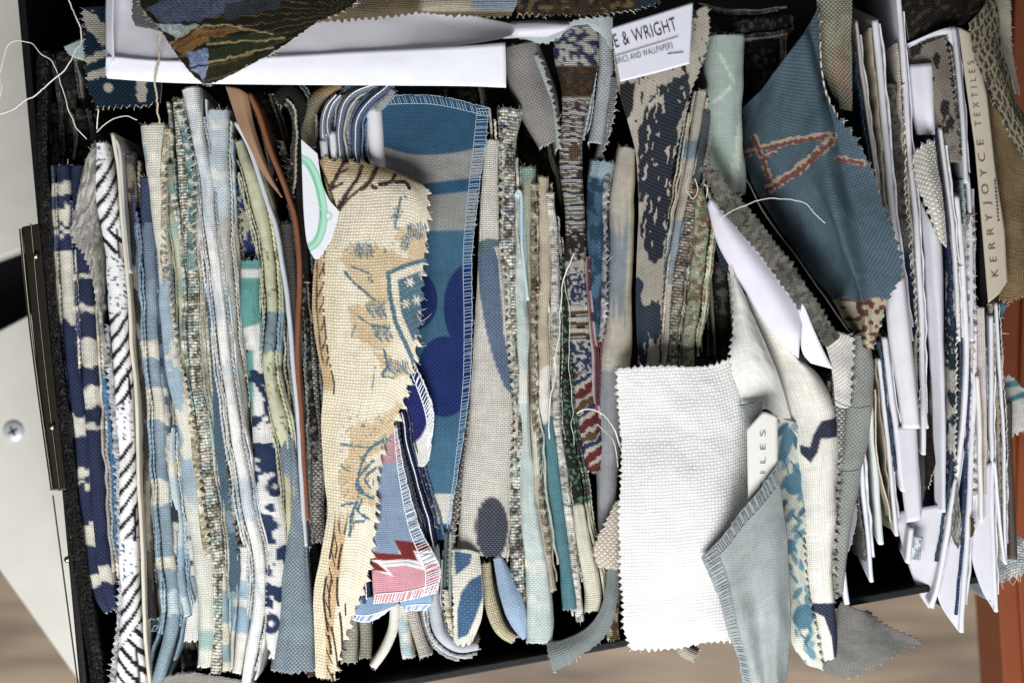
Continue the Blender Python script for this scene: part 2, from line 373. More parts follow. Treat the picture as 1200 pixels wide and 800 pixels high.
def pad(x, y, P):
    """signed area test: inside polygon -> 1, soft edge"""
    P = np.asarray(P, float); ins = np.zeros(len(x), bool); dmin = np.full(len(x), 1e9)
    for a, b in zip(P, np.roll(P, -1, 0)):
        c = (a[1] > y) != (b[1] > y); ins ^= c & (x < (b[0]-a[0])*(y-a[1])/((b[1]-a[1]) + 1e-12) + a[0])
        dmin = np.minimum(dmin, sdist(x, y, a, b))
    d = np.where(ins, dmin, -dmin); return sstep(-0.7, 0.7, d)
def sdist(x, y, a, b):
    a = np.asarray(a, float); b = np.asarray(b, float); d = b-a; t = np.clip(((x-a[0])*d[0] + (y-a[1])*d[1])/(d@d + 1e-9), 0, 1)
    return np.hypot(x-a[0]-d[0]*t, y-a[1]-d[1]*t)
def stroke(x, y, P, w, rough=0.35, seed=1, smooth=True):
    D = crom(np.asarray(P, float), 5) if (smooth and len(P) > 2) else np.asarray(P, float); dm = np.full(len(x), 1e9)
    for a, b in zip(D[:-1], D[1:]): dm = np.minimum(dm, sdist(x, y, a, b))
    r = w/2*(1 + (vn(x/3.1, y/3.1, seed)-.5)*2*rough); return 1 - sstep(r-0.6, r+0.6, dm)
def ell(x, y, cx, cy, rx, ry, rot=0.0):
    c, s = math.cos(rot), math.sin(rot); dx, dy = x-cx, y-cy; q = np.hypot((dx*c+dy*s)/rx, (-dx*s+dy*c)/ry)
    return 1 - sstep(1-0.8/min(rx, ry), 1+0.8/min(rx, ry), q)
# ------------------------------------------------------------------ the setting
def slab(name, poly, z0, z1, mat, parent=None, bev=2.0):
    """a polygon (world units) extruded from z0 up to z1 with softened edges"""
    import bmesh
    bm = bmesh.new(); vs = [bm.verts.new((p[0]*S, p[1]*S, z0*S)) for p in poly]; f = bm.faces.new(vs)
    r = bmesh.ops.extrude_face_region(bm, geom=[f]); bmesh.ops.translate(bm, vec=(0, 0, (z1-z0)*S), verts=[e for e in r['geom'] if isinstance(e, bmesh.types.BMVert)])
    bmesh.ops.recalc_face_normals(bm, faces=bm.faces)
    if bev: bmesh.ops.bevel(bm, geom=list(bm.edges), offset=bev*S, segments=2, affect='EDGES', profile=0.5)
    me = bpy.data.meshes.new(name); bm.to_mesh(me); bm.free(); me.materials.append(mat)
    o = bpy.data.objects.new(name, me); COL.objects.link(o)
    if parent: o.parent = parent
    return o
def q2(pts, z): return [Q(p[0], p[1], z)[:2] for p in pts]
def empty(name, loc, label, cat, group=None):
    o = bpy.data.objects.new(name, None); COL.objects.link(o); o.empty_display_size = 0.02; return tag(o, label, cat, group)

def wood_mat(name, c1, c2, sx, sy, rough=0.6):
    m, b = mat_new(name); N = NB(m); tc = N.new('ShaderNodeTexCoord').outputs['Object']
    mp = N.new('ShaderNodeMapping'); N.put(mp.inputs[0], tc); mp.inputs['Rotation'].default_value = (0, 0, math.radians(8)); mp.inputs['Scale'].default_value = (sx, sy, 1)
    n = N.noise(mp.outputs[0], 1.0, 6); n2 = N.noise(tc, 7.0, 3)
    f = N.math('ADD', N.math('MULTIPLY', n, 1.5), N.math('SUBTRACT', N.math('MULTIPLY', n2, 0.6), 0.55))
    cr = N.new('ShaderNodeClamp'); N.put(cr.inputs[0], f)
    N.put(b.inputs['Base Color'], N.mix(cr.outputs[0], tuple(C(c1))+(1,), tuple(C(c2))+(1,))); b.inputs['Roughness'].default_value = rough
    return m
FLOORZ = -1000.0
fl = mesh_obj('floor', [(-4000, -4000, FLOORZ), (4000, -4000, FLOORZ), (4000, 4000, FLOORZ), (-4000, 4000, FLOORZ)], [(0, 1, 2, 3)], wood_mat('wood_floor', '#54473c', '#b8a288', 9, 60), smooth=False)
tag(fl, kind='structure')
BLACK = simple('black_board', '#060607', 0.55, 500, 0.4, 0.25); LEATHER = simple('black_leather', '#16161a', 0.36, 620, 0.5, 1.0, dist=0.0012)
CHROME = simple('polished_metal', '#b9b09a', 0.22, 300, 0.1, 0.05, 1.0)
# white painted seat boards under the box
WHITE = simple('white_paint', '#d3d0c6', 0.5, 60, 0.09, 0.12)
ZS = -350.0
seat = empty('white_bench', (-0.2, 0, (ZS-20)*S), 'white painted wooden bench with a crosshead screw, under the black box', 'bench')
slab('board', q2([(-120, -120), (420, -120), (420, 210), (45, 285), (-120, 345)], ZS), ZS-40, ZS, WHITE, seat)
slab('board', q2([(-120, 450), (40, 366), (420, 240), (560, 560), (150, 800), (94, 800), (0, 668), (-120, 500)], ZS), ZS-40, ZS, WHITE, seat)
slab('gap_shade_slab', q2([(-140, 180), (520, 150), (520, 520), (-140, 560)], ZS-120), ZS-160, ZS-120, BLACK, seat)  # added black slab so the gap between the boards reads as dark shade
def lathe(name, prof, c, mat, parent, n=24):
    a = np.linspace(0, 2*np.pi, n, endpoint=False); V = [(c[0]+r*math.cos(t), c[1]+r*math.sin(t), c[2]+z) for r, z in prof for t in a]; F = []
    for i in range(len(prof)-1):
        for j in range(n): F.append((i*n+j, i*n+(j+1) % n, (i+1)*n+(j+1) % n, (i+1)*n+j))
    return mesh_obj(name, V, F, mat, parent=parent)
sq = Q(16, 505, ZS)
scw = lathe('screw', [(15, 0.2), (14.5, 1.6), (12, 3.2), (6, 4.2), (0.1, 4.4)], sq, simple('zinc_screw', '#cfd3d4', 0.35, 0, metal=0.3), seat)
for a in (0.5, 2.07):
    d = np.array([math.cos(a), math.sin(a)]); p = np.array([-d[1], d[0]])
    slab('screw_slot', [sq[:2]+d*7+p*1.6, sq[:2]-d*7+p*1.6, sq[:2]-d*7-p*1.6, sq[:2]+d*7-p*1.6], ZS+3.6, ZS+4.9, INK, seat, 0.3)
# terracotta ribbed board beside the box
TERRA = simple('terracotta_paint', '#80401f', 0.5, 90, 0.12, 0.1)
ter = slab('terracotta_board', q2([(1196, -160), (1173, 400), (1166, 640), (1186, 960), (1420, 960), (1420, -160)], -300), -420, -300, TERRA); tag(ter, 'terracotta painted ribbed board standing beside the cards', 'board')
for k in (20, 52): slab('rib', q2([(1196+k, -160), (1176+k, 400), (1170+k, 640), (1190+k, 960), (1206+k, 960), (1186+k, 640), (1192+k, 400), (1212+k, -160)], -292), -302, -290, TERRA, ter, 3)

# the black box
TL, BL, BR, TR = np.array((14., -70)), np.array((99., 868)), np.array((1160., 678)), np.array((1154., -150))
box = empty('storage_box', (0, 0, -340*S), 'open black box packed with upright fabric swatches and cards', 'box')
ZR, ZB = -14.0, -338.0
def wall(a, b, t=9):
    A, B = Q(*a, ZR)[:2], Q(*b, ZR)[:2]; d = (B-A)/np.linalg.norm(B-A); n = np.array([-d[1], d[0]])
    slab('wall', [A, B, B+n*t, A+n*t], ZB, ZR, BLACK, box, 1.5)
wall(BL, TL, -9); wall(TL, TR, -9); wall(TR, BR, -9); wall(BR+(-8, 4), BL+(8, 2), -9)
slab('base', [Q(*p, ZR)[:2] for p in (TL, BL, BR, TR)], ZB-8, ZB, BLACK, box, 1)
# leather lining strip along the hinge side, with its gilt trim and rivets
lin = sheet(None, [[(44, 60), (45, 200), (50, 300), (60, 430), (76, 580), (92, 700), (112, 830)], [(56, 60), (57, 200), (63, 300), (76, 430), (93, 580), (109, 700), (128, 830)], [(60, 60, -200), (62, 300, -200), (80, 430, -200), (97, 580, -200), (112, 700, -200), (131, 830, -200)]],
      lambda x, y, u, v: lerp(np.tile(C('#121216'), (len(x), 1)), sstep(.62, .72, vn(u/3.0, v/3.4, 31))*sstep(.35, .6, vn(u/40, v/9, 7)), '#48484c'), simple('crackled_leather', None, 0.36, 700, 0.3, 1.0, dist=0.003), z=-8, name='leather_lining', parent=box, rim=False, du=1.8, wr=0.5, thick=3)
for nm, pts, r, mt in (('metal_trim', [(24, 268, 2), (33, 360, 2), (44, 450, 2), (61, 574, 2)], 2.0, CHROME), ('metal_trim', [(36, 262, 0), (45, 360, 0), (57, 470, 0), (70, 575, 0)], 1.0, CHROME),
                       ('metal_trim', [(62, 580, -6), (78, 700, -6), (92, 805, -6)], 1.0, CHROME)):
    tubes(nm, [resample([Q(*p) for p in pts], 40)[0]], r, mt, box, 8)
hinge = simple('dark_hinge_plate', '#2b2620', 0.4, 400, 0.3, 0.2, 0.4)
sheet(None, [[(26, 266, -1), (36, 360, -1), (48, 470, -1), (62, 574, -1)], [(46, 262, -2), (55, 360, -2), (66, 470, -2), (78, 574, -2)]], solid('#8d8577'), hinge, name='hinge_plate', parent=box, rim=False, wr=0.1)
for p in ((42, 300), (61, 500), (79, 655)): lathe('rivet', [(4, -1), (3.7, 1.5), (2.4, 3), (0.1, 3.4)], Q(*p, 1), CHROME, box, 14)
for y0, y1 in ((395, 420), (428, 452), (462, 482), (500, 520)):
    pass

# ------------------------------------------------------------------ swatches, from the hinge side across
NV, CR = '#38446e', '#dcd6c4'
fold('navy and cream block print swatch nearest the box hinge', [(71, 193, 0, 10), (75, 300), (80, 350), (85, 420), (92, 500), (100, 580), (107, 650), (118, 695), (128, 716, -4, 8)],
     bands(NV, [(a, b, CR) for a, b in ((214, 226), (243, 263), (268, 274), (298, 376), (484, 509), (547, 555), (562, 568), (612, 640), (676, 688))], 8, 3), DARKW)
fold('navy block print swatch with cream blocks beside the hinge side one', [(91, 193, 0, 11), (93, 280), (98, 330), (104, 420), (106, 460), (110, 540), (114, 600), (118, 640), (126, 690), (133, 712, -3, 8)],
     bands(NV, [(a, b, CR) for a, b in ((321, 328), (357, 364), (397, 428), (453, 477), (497, 501), (665, 682))], 4, 8), DARKW)
sheet('grey ribbed cotton corner squeezed beside the rope print', [[(97, 205), (84, 273), (98, 297), (110, 330), (117, 380), (126, 425)], [(108, 172), (111, 220), (112, 290), (116, 340), (121, 390), (127, 428)], [(112, 172, -15), (117, 220, -15), (122, 290, -15), (124, 340, -15), (127, 400, -15), (129, 430, -15)]],
      dashes('#a9a39b', ['#c5c0b8', '#8e8980'], 14, 5), FINE, z=6, pink='l', fray='lt')
sheet('bright blue plain cotton sliver showing below the grey corner', [[(116, 425), (119, 480), (127, 540), (133, 600), (140, 700)], [(122, 425), (129, 480), (134, 540), (137, 580), (142, 640), (145, 700)], [(126, 425, -60), (134, 480, -60), (139, 580, -60), (146, 700, -60)]], solid('#3a8cc0'), FINE, z=-8, fray='b')
edge('frayed pale grey selvedge beside the rope print', [(122, 380, 4), (126, 440, 4), (133, 520, 3), (137, 600, 2), (139, 680, 2), (137, 720, 2), (131, 770, 2), (128, 805, 2)], 6, dashes('#c9cbd0', ['#8b93a5', '#e9e9e9'], 9, 2), FELT, fray='lb')
sheet('small dark teal scrap between the navy prints and the bright blue', [[(108, 560), (115, 620), (120, 658)], [(116, 560), (124, 620), (125, 655)]], solid('#35606b'), FINE, z=-12, fray='b')
def rope(x, y, u, v):
    o = np.tile(C('#e9e8e6'), (len(x), 1)); xc = np.interp(y, [168, 195, 255, 340, 407, 464, 542, 642, 710, 800], [116, 119, 127, 134, 139, 143, 147, 149, 149, 153])
    dot = np.zeros(len(x))
    for a, b in ((160, 190), (302, 366), (474, 520), (632, 676)): dot = np.maximum(dot, sstep(a-3, a, y + (x-xc)*.5)*(1-sstep(b, b+3, y + (x-xc)*.5)))
    neg = np.maximum(sstep(266, 270, y)*(1-sstep(300, 304, y)), sstep(745, 750, y + (x-xc)*1.3))
    sl = np.where(neg > .5, -1.25, 1.35); ph = (y + sl*(x-xc) + (x-xc)**2*0.02 + (vn(x/9, y/9, 4)-.5)*3)/20.0
    st = (1 - sstep(.33, .40, np.abs((ph % 1) - .5)*2))*(1-dot); o = lerp(o, st, '#141634')
    n = vn(x/2.6, y/2.6, 8); d = sstep(.74, .80, n)*dot; o = lerp(o, d, '#3f5196')
    e = (1-sstep(1.0, 1.8, np.abs(x - xc - 9)))*(np.abs(((y % 165)) - 120) < 18); return lerp(o, e*1.0, '#141634')
fold('white swatch printed with navy twisted rope strokes and dots', [(116, 167, 4, 9), (119, 195, 5, 12), (127, 255, 5, 12), (134, 340, 5, 10.5), (139, 407, 5, 10), (143, 464, 5, 10.5), (147, 542, 5, 10.5), (149, 642, 4, 10), (149, 710, 4, 11), (153, 810, 3, 19)], rope, PLAIN, du=1.6)
card('thin cream card standing against the rope print', [(131, 156, 4), (138, 200, 4), (143, 260, 4), (150, 330, 4), (153, 400, 4), (159, 460, 3), (162, 560, 3), (166, 640, 3), (169, 740, 2), (175, 805, 2)], '#d9d2c0', 1.6, group='cards and paper labels among the swatches')
card('white card pocket edge beside the thin cream card', [(130, 156, 2), (140, 178, 2), (144, 250, 2), (151, 320, 2)], '#c8c6c4', 1.2, group='cards and paper labels among the swatches')
fold('brown grey swatch with faint cream patches behind the cream card', [(153, 180, -10, 7), (157, 280), (166, 400), (169, 450), (172, 500), (174, 640), (178, 725)], patches(['#5d564b', '#8f8673', '#3b3631'], 40, 9, 3), LINEN)
def leaf(x, y, u, v):
    o = np.tile(C('#2f6379'), (len(x), 1))
    for cx, cy, ry in ((170, 330, 28), (172, 395, 22), (175, 470, 26), (184, 540, 22), (189, 592, 24), (182, 640, 20), (190, 705, 22)): o = lerp(o, ell(x, y, cx, cy, 8, ry, .15), '#a99f8f')
    return o
sheet('teal swatch with cream oval leaves, deep beside the brown grey one', [[(161, 250), (170, 430), (176, 560), (178, 738)], [(172, 250), (184, 430), (193, 560), (200, 738)]], leaf, LINEN, z=-28, fray='b', pink='b', over='b', okw=dict(inset=5, r=.5))
fold('blue swatch with cream blotches and a faded navy top', [(169, 207, 0, 8), (172, 260), (177, 340), (182, 430), (185, 500), (190, 560), (195, 620), (203, 700, 1, 8), (199, 742), (187, 785), (178, 806)], bands('#8ea6b4', [(200, 265, '#43597f'), (265, 330, '#7b8ea6'), (400, 420, CR), (455, 492, CR), (560, 590, CR), (655, 668, CR), (690, 720, '#b9cbd3')], 5, 4), LINEN)
fold('narrow slate blue and cream swatch beside the blotched blue one', [(179, 215, -4, 5), (183, 300), (187, 380), (191, 440), (195, 500), (199, 560), (207, 640), (214, 700), (218, 724)], patches(['#5c7590', '#c9c4b6', '#39465f'], 30, 8, 21), LINEN)
fold('pale blue narrow swatch ending above a torn white corner', [(197, 500, -2, 5), (203, 570), (209, 640), (213, 690), (219, 722)], bands('#bfd0d8', [(540, 560, CR), (640, 700, '#9dbbcc')], 4, 5), FINE)
sheet('white swatch with thin dark sketched outlines, low beside the dotted blue', [[(208, 560), (214, 640), (220, 700), (216, 752)], [(222, 560), (230, 640), (238, 700), (234, 750)]], lambda x, y, u, v: lerp(lerp(np.tile(C('#c9c6bd'), (len(x), 1)), 1-sstep(.0, .035, np.abs(vn(x/16, y/14, 5)-.5)), '#4c4d58'), sstep(700, 706, y), '#dcd9d2'), FINE, z=-14, fray='b', pink='b')
def dot_blue(x, y, u, v):
    o = np.tile(C('#a3bccb'), (len(x), 1)); o = lerp(o, sstep(.50, .53, fbm(x/26+3, y/34+.5, 5)), '#dcd8c6')
    for cx, cy, r in ((180, 182, 4), (182, 212, 4), (178, 152, 3)): o = lerp(o, ell(x, y, cx, cy, r, r), '#e4dfcf')
    o = lerp(o, (1-sstep(148, 160, y)), '#cfcab8'); o = lerp(o, sstep(560, 620, y), '#d5d6c6'); return lerp(o, sstep(735, 742, y)*(1-sstep(755, 765, y)), '#9fc0b4')
fold('pale blue swatch with cream dots and a tan pinked edge', [(179, 145, 4, 16), (181, 200, 4, 12), (186, 260, 4, 8), (192, 340, 4, 7), (202, 420, 4, 9), (214, 480, 4, 11), (222, 540, 4, 12), (230, 600, 4, 12), (238, 660, 3, 11), (241, 720, 2, 10), (238, 782, 1, 9)], dot_blue, LINEN, pink='t')
edge('tan pinked edge along the cream dotted pale blue swatch', [(199, 150, 5), (194, 200, 5), (193, 250, 4), (195, 300, 4), (202, 360, 4), (208, 410, 4), (220, 460, 4), (230, 520, 4), (239, 590, 4), (247, 650, 3)], -7, dashes('#c0b18c', ['#8d8460', '#e4dcc4'], 9, 9), LINEN, per=9, amp=3)
fold('rust brown scrap deep between pale swatches', [(199, 240, -22, 5), (203, 320), (206, 380)], solid('#5e2f20', .2), LINEN)
fold('green and cream banded swatch beside the rust scrap', [(198, 192, -2, 8), (204, 250, -2, 7), (209, 300), (213, 360), (217, 430), (222, 480, -6, 6), (228, 540, -10)], bands('#c3c3a4', [(190, 250, '#8f9a80'), (262, 280, '#a5bfae'), (330, 350, '#a9b79b'), (380, 410, '#a8c3bb')], 4, 6), LINEN)
fold('chunky beaded swatch in teal, cream and brown', [(207, 117, 3, 10), (212, 150, 4, 11), (216, 190, 4, 11), (220, 250, 4, 9), (223, 320, 4, 8), (227, 380), (231, 440), (239, 510, 4, 8), (244, 560), (249, 600), (254, 660, 4, 7), (254, 720), (250, 788, 2, 6)], dashes('#ddd8c6', ['#84aead', '#a89c7c', '#ece8da', '#686c58'], 11, 7), BEAD, pink='t', amp=4)
edge('sea green pinked edge over the chunky beaded swatch', [(215, 128, 9), (222, 160, 9), (227, 195, 8), (228, 245, 7), (229, 320, 6)], -8, dashes('#7fa6a2', ['#d9d3bc', '#4d7a80'], 10, 3), LINEN, per=11, amp=4)
fold('thin cream and pale green swatch beside the chunky beaded one', [(229, 190, -3, 4.5), (232, 260), (237, 430), (246, 520), (252, 600), (259, 680), (263, 740), (264, 787, 0, 6)], bands('#d6cfba', [(210, 240, '#a5bcb8'), (470, 520, '#a9c6b9'), (640, 665, '#9db9bf'), (690, 730, '#93aeb4'), (755, 775, '#8fb0b2')], 4, 3), FINE)
TUBE = patches(['#e0e0dc', '#c6d0d6', '#ebeae5'], 45, 12, 31, .08)
fold('white tube folded swatch with a bluish tint, bowed halfway down', [(221, 102, 6, 13), (230, 150, 7, 10), (239, 200, 7, 8.5), (244, 250, 7, 8), (250, 300, 7, 7), (261, 400, 7, 7), (268, 450, 7, 6.5), (274, 500, 7, 7), (284, 550, 7, 7.5), (292, 600, 7, 8), (303, 650, 6, 7.5), (303, 700, 5, 7.5), (295, 755, 3, 8), (286, 804, 0, 6)], TUBE, FINE, wob=.5)
fold('pale blue checked linen swatch with a scalloped top', [(252, 127, 3, 14), (256, 180, 3, 12), (258, 230, 1, 9), (262, 300, 0, 7.5), (271, 400, -3, 7), (281, 460, -6, 6), (284, 530, -10, 5)], bands('#b3c3cb', [(140, 150, '#d5d6cf'), (200, 212, '#d5d6cf'), (250, 420, '#b9b4a8'), (420, 540, '#a39e90')], 7, 2), MELA, pink='t', amp=4, per=10)
fold('grey beige thin swatch behind the white tube', [(243, 270, -8, 4), (247, 340), (254, 430), (260, 520), (270, 600), (277, 680), (284, 722)], patches(['#a39a8b', '#77706a', '#c3bbaa'], 40, 8, 5), LINEN)
fold('deep denim blue scrap behind the chunky beaded swatch', [(238, 222, -14, 6), (241, 250), (243, 282)], solid('#3f5c80'), LINEN)
sheet('frayed denim blue swatch with ragged cream edge, ending above taupe', [[(238, 300), (248, 430), (251, 520), (258, 620), (270, 694)], [(245, 300), (255, 430), (264, 530), (275, 620), (291, 688)]], bands('#4f7088', [(600, 625, '#7f97a5')], 4, 5), LINEN, z=-3, pink='r', fray='rb', fl=9)
sheet('taupe herringbone swatch under the frayed denim blue', [[(266, 640), (268, 700), (266, 780)], [(282, 640), (283, 700), (280, 778)]], dashes('#9a8a7c', ['#7b6c60', '#b5a798'], 8, 4), FINE, z=-10, fray='b')
fold('pale blue and white slim swatch ending beside the taupe herringbone', [(284, 640, -3, 7), (287, 700, -2, 8), (285, 740), (278, 788, 0, 6)], bands('#dcd9cf', [(680, 700, '#a9c3d3'), (712, 742, '#97b6cb')], 3, 7), FINE)
def navy_cr(x, y, u, v): o = np.tile(C('#1d3a82'), (len(x), 1)); return lerp(o, sstep(.55, .58, fbm(x/9, y/17, 4)), '#a9a68c')
sheet('royal blue and olive cream swatch with scalloped dark edge', [[(276, 206), (282, 255), (285, 300)], [(290, 204), (302, 258), (303, 300)]], navy_cr, LINEN, z=-12, pink='l', per=10, amp=3.5, fray='b')
fold('cream thin swatch beside the royal blue scalloped one', [(267, 196, -10, 4), (272, 240), (276, 300), (284, 380), (288, 440)], bands('#b9b09a', [(360, 440, '#9d988a')], 3, 2), LINEN)
def inkblot(x, y, u, v):
    o = np.tile(C('#dddbd6'), (len(x), 1)); o = lerp(o, (1-sstep(314, 317, y)) + sstep(324, 327, y)*(1-sstep(381, 384, y + (x-292)*.3)), '#5fa9a2')
    L = sstep(408, 412, y)*(1-sstep(492, 496, y))*(1-sstep(296, 299, x)); o = lerp(o, L, '#5fa9a2')
    b = sstep(.54, .565, fbm(x/15+2, y/17+6, 14))*sstep(395, 420, y - (x-296)*1.0); o = lerp(o, b, '#1f4378')
    for cx, cy in ((322, 570), (318, 730)): o = lerp(o, ell(x, y, cx, cy, 10, 12), '#1f4378'); o = lerp(o, ell(x, y, cx, cy, 3, 3.5), '#dddbd6')
    return o
fold('white swatch with teal top and navy ink blots', [(291, 304, 3, 11), (293, 350, 3, 10), (297, 430, 3, 10.5), (303, 480, 3, 11), (309, 530, 3, 12.5), (316, 590, 3, 15), (320, 640, 3, 12), (320, 700, 2, 10), (320, 772, -3, 6)], inkblot, FINE, du=1.7, pink='t')
def crackle(x, y, u, v):
    o = bands('#c4c39f', [(365, 412, '#7f98a2'), (160, 200, '#b9b796'), (535, 700, '#c2b993')], 4, 6)(x, y, u, v)
    n = np.abs(vn(x/10, y/12, 8)-.5); return lerp(o, (1-sstep(.0, .04, n))*sstep(280, 300, y)*(1-sstep(500, 510, y)), '#6b6a4c')
fold('pale green cream swatch with a grey blue patch and fine crackle lines', [(281, 165, 0, 5), (291, 200, 3, 8), (301, 235, 4, 9.5), (311, 275, 4, 8), (316, 310, 4, 7.5), (319, 350, 4, 7), (316, 400, 4, 7), (315, 430, 4, 7.5), (321, 465, 4, 9), (329, 500, 4, 9), (334, 530, 3, 6), (337, 570, 2, 4.5), (338, 620, 1, 3.5), (332, 690, 0, 3)], crackle, PLAIN)
fold('slate blue melange linen swatch widening to a frayed end', [(334, 508, 1, 7), (338, 550, 2, 8.5), (343, 600, 3, 9.5), (346, 650, 3, 12), (346, 700, 3, 18), (345, 740, 3, 21), (343, 787, 2, 25)], solid('#557488', .08), MELA, flat=.6, pink='b', amp=2)
card('silver white curved card beside the tan folded card', [(275, 143, 6), (291, 172, 6), (305, 212, 6), (314, 240, 6), (323, 266, 6), (331, 310, 6), (338, 360, 5), (343, 430, 4), (348, 480, 3), (352, 550, 2), (357, 640, 1)], '#c3c7ce', 2.2, mat=GLOSSY, group='cards and paper labels among the swatches')
fold('dark grey felt swatch with a stitched edge', [(334, 262, -6, 9), (342, 330, -5, 9), (347, 400, -4, 7), (350, 470, -5, 5), (354, 560, -6, 5), (360, 640)], bands('#66645c', [(385, 480, '#8d8b82')], 5, 3), FELT)
BROWN = simple('kraft_card', None, 0.55, 160, 0.1, 0.1)
kb = sheet('tan brown folded kraft card with a curled tip', [[(264, 101, 6), (284, 160, 4), (309, 205, 4), (328, 229, 8)], [(280, 104, 14), (293, 155, 12), (313, 202, 10), (329, 230, 9)], [(291, 110, 10), (299, 150, 6), (316, 200, 4), (331, 231, 8)]], solid('#b48a66', .04), BROWN, rim=False, group='cards and paper labels among the swatches', name='kraft_card', cat='card', wr=.3, thick=1.5)
card('saddle brown leather strip standing behind the tan card', [(291, 109, 8), (304, 136, 8), (320, 185, 8), (335, 225, 7), (346, 262, 6), (350, 320, 5), (349, 420, 4), (354, 520, 2), (360, 610, 0)], '#a5623a', 2.6, mat=BROWN, group='cards and paper labels among the swatches', name='leather_strip', cat='leather strip')
DK = '#1d1c1a'
fold('black ragged wool swatch hooked over under the big white card', [(322, 112, -6, 9), (338, 104, 0, 10), (350, 118, 2, 9), (354, 150, 0, 7), (352, 200, -3, 5), (353, 250), (358, 330)], solid('#23211f', .15), FELT, fray='tblr')
edge('charcoal frayed edge with pale whipped stitches', [(326, 165, -10), (338, 210, -8), (346, 262, -6), (352, 330, -4), (358, 400, -2), (362, 470, -2), (366, 540, -2)], 6, dashes('#2e2c2a', ['#8c877c', '#18171a'], 8, 3), FELT, fray='lr')
fold('grey brown basket tweed swatch beside the cream bird print', [(360, 380, -8, 5), (366, 460, -6, 6), (371, 530, -4, 8), (372, 590, -4, 9), (374, 636, -4, 9)], dashes('#6b665c', ['#a7a092', '#3c3934'], 9, 6), TWEED, fray='tblr')
# white label with the green ring
def ring(x, y, u, v):
    o = np.tile(C('#e4e5ea'), (len(x), 1)); P = [(352, 186), (362, 192), (372, 212), (378, 238), (379, 258), (373, 280), (362, 290), (352, 292)]
    o = lerp(o, stroke(x, y, P, 9.5, 0.0), '#5aa985'); o = lerp(o, stroke(x, y, P, 7.5, 0.0), '#a9dcc2'); o = lerp(o, stroke(x, y, [(a-2.5, b) for a, b in P], 1.2, 0), '#5aa985')
    o = lerp(o, ell(x, y, 385, 253, 4.2, 5), '#6fb596'); return lerp(o, ell(x, y, 385, 253, 3, 3.8), '#dfe6e4')
lab = sheet('white die cut paper label with a pale green ring', [[(353, 163), (354, 200), (356, 250), (360, 285), (368, 303)], [(363, 172), (367, 210), (372, 250), (373, 285), (371, 303)], [(372, 180), (377, 212), (386, 234), (400, 252), (394, 270), (386, 284), (374, 303)]], ring, PAPER, z=17, rim=False, wr=.12, thick=1.0, du=1.3, group='cards and paper labels among the swatches', name='paper_label', cat='label')
text(lab, 'Zinc', (358, 238), (358, 220), 18, 5) if False else None

# rolled swatch heads under the white card
fold('khaki rolled swatch head with a tan top', [(363, 172, 0, 9), (361, 145, 3, 9.5), (368, 120, 5, 9), (381, 106, 5, 8), (398, 97, 3, 6)], bands('#837b62', [(80, 112, '#9b7c4f')], 3, 2), COARSE)
def stitched(label, pts, hw, c, mat=FINE, r=.7, **kw):
    out = []; o = fold(label, [(p[0], p[1], p[2] if len(p) > 2 else 4, hw) for p in pts], solid(c), mat, out=out, **kw)
    G = out[0]; mid = G.shape[1]//2; K = G.shape[1]-10
    overlock(o, G[:, 5:5+K], 'l', hw*2.0, 4.0, r); return o
stitched('grey overlocked thin swatch head beside the khaki roll', [(377, 166), (376, 142), (382, 122), (392, 110)], 4, '#8f97a3')
stitched('second grey overlocked thin swatch head, before the pale denim one', [(385, 160), (384, 140), (390, 122), (399, 110)], 3.5, '#7d8796')
stitched('pale denim overlocked swatch head arching over navy', [(401, 190), (396, 155), (399, 126), (413, 109), (441, 99)], 5, '#76849b')
sheet('deep navy swatch face between two overlocked heads', [[(402, 186), (402, 150), (408, 122), (424, 108)], [(418, 186), (415, 150), (420, 125), (434, 110)]], solid('#10163f'), FINE, z=-6)
stitched('blue and white overlocked swatch head curling to a frayed tail', [(418, 198), (416, 162), (421, 137), (436, 117), (452, 104), (459, 96)], 6, '#5d6f93', fray='tb')
fold('pale grey frayed tail end under the white card', [(437, 128, 3, 5), (449, 116, 4, 6), (459, 103, 4, 5)], solid('#aeb0b4'), FELT)
card('white tall card standing beside the navy overlocked head', [(437, 127, 2), (440, 165, 2), (444, 205, 2)], '#dcdbdf', 9, group='cards and paper labels among the swatches')
card('slim white card tip between the overlocked heads', [(378, 164, 5), (380, 190, 5)], '#cfcdd2', 4, group='cards and paper labels among the swatches')
card('slimmer white card tip right behind the first slim one', [(389, 154, 5), (392, 190, 5)], '#d6d4d8', 3.5, group='cards and paper labels among the swatches')

# blue circles swatch
def circles(x, y, u, v):
    o = np.tile(C('#43799a'), (len(x), 1)); w = (vn(x/40, y*0, 3)-.5)*5
    o = lerp(o, 1-sstep(268, 271, y+w), '#a09f97'); o = lerp(o, sstep(213, 215, y + (x-500)*.10+w)*(1-sstep(228, 230, y+(x-500)*.10+w)), '#326890')
    o = lerp(o, 1-sstep(175, 177, y + w - 5*np.cos((x-505)/28)), '#34698f')
    for c in ((549, 360, 29, 50), (521, 441, 33, 47), (487, 352, 26, 34), (470, 470, 30, 40)): o = lerp(o, ell(x, y, *c), '#24368c')
    o = lerp(o, sstep(480, 540, y)*(1-sstep(575, 577, y)), '#4d83a3'); o = lerp(o, ell(x, y, 521, 441, 33, 47), '#24368e')
    o = lerp(o, sstep(577, 579, y), '#d2cdbf'); return lerp(o, sstep(612, 614, y), '#2f5f92')
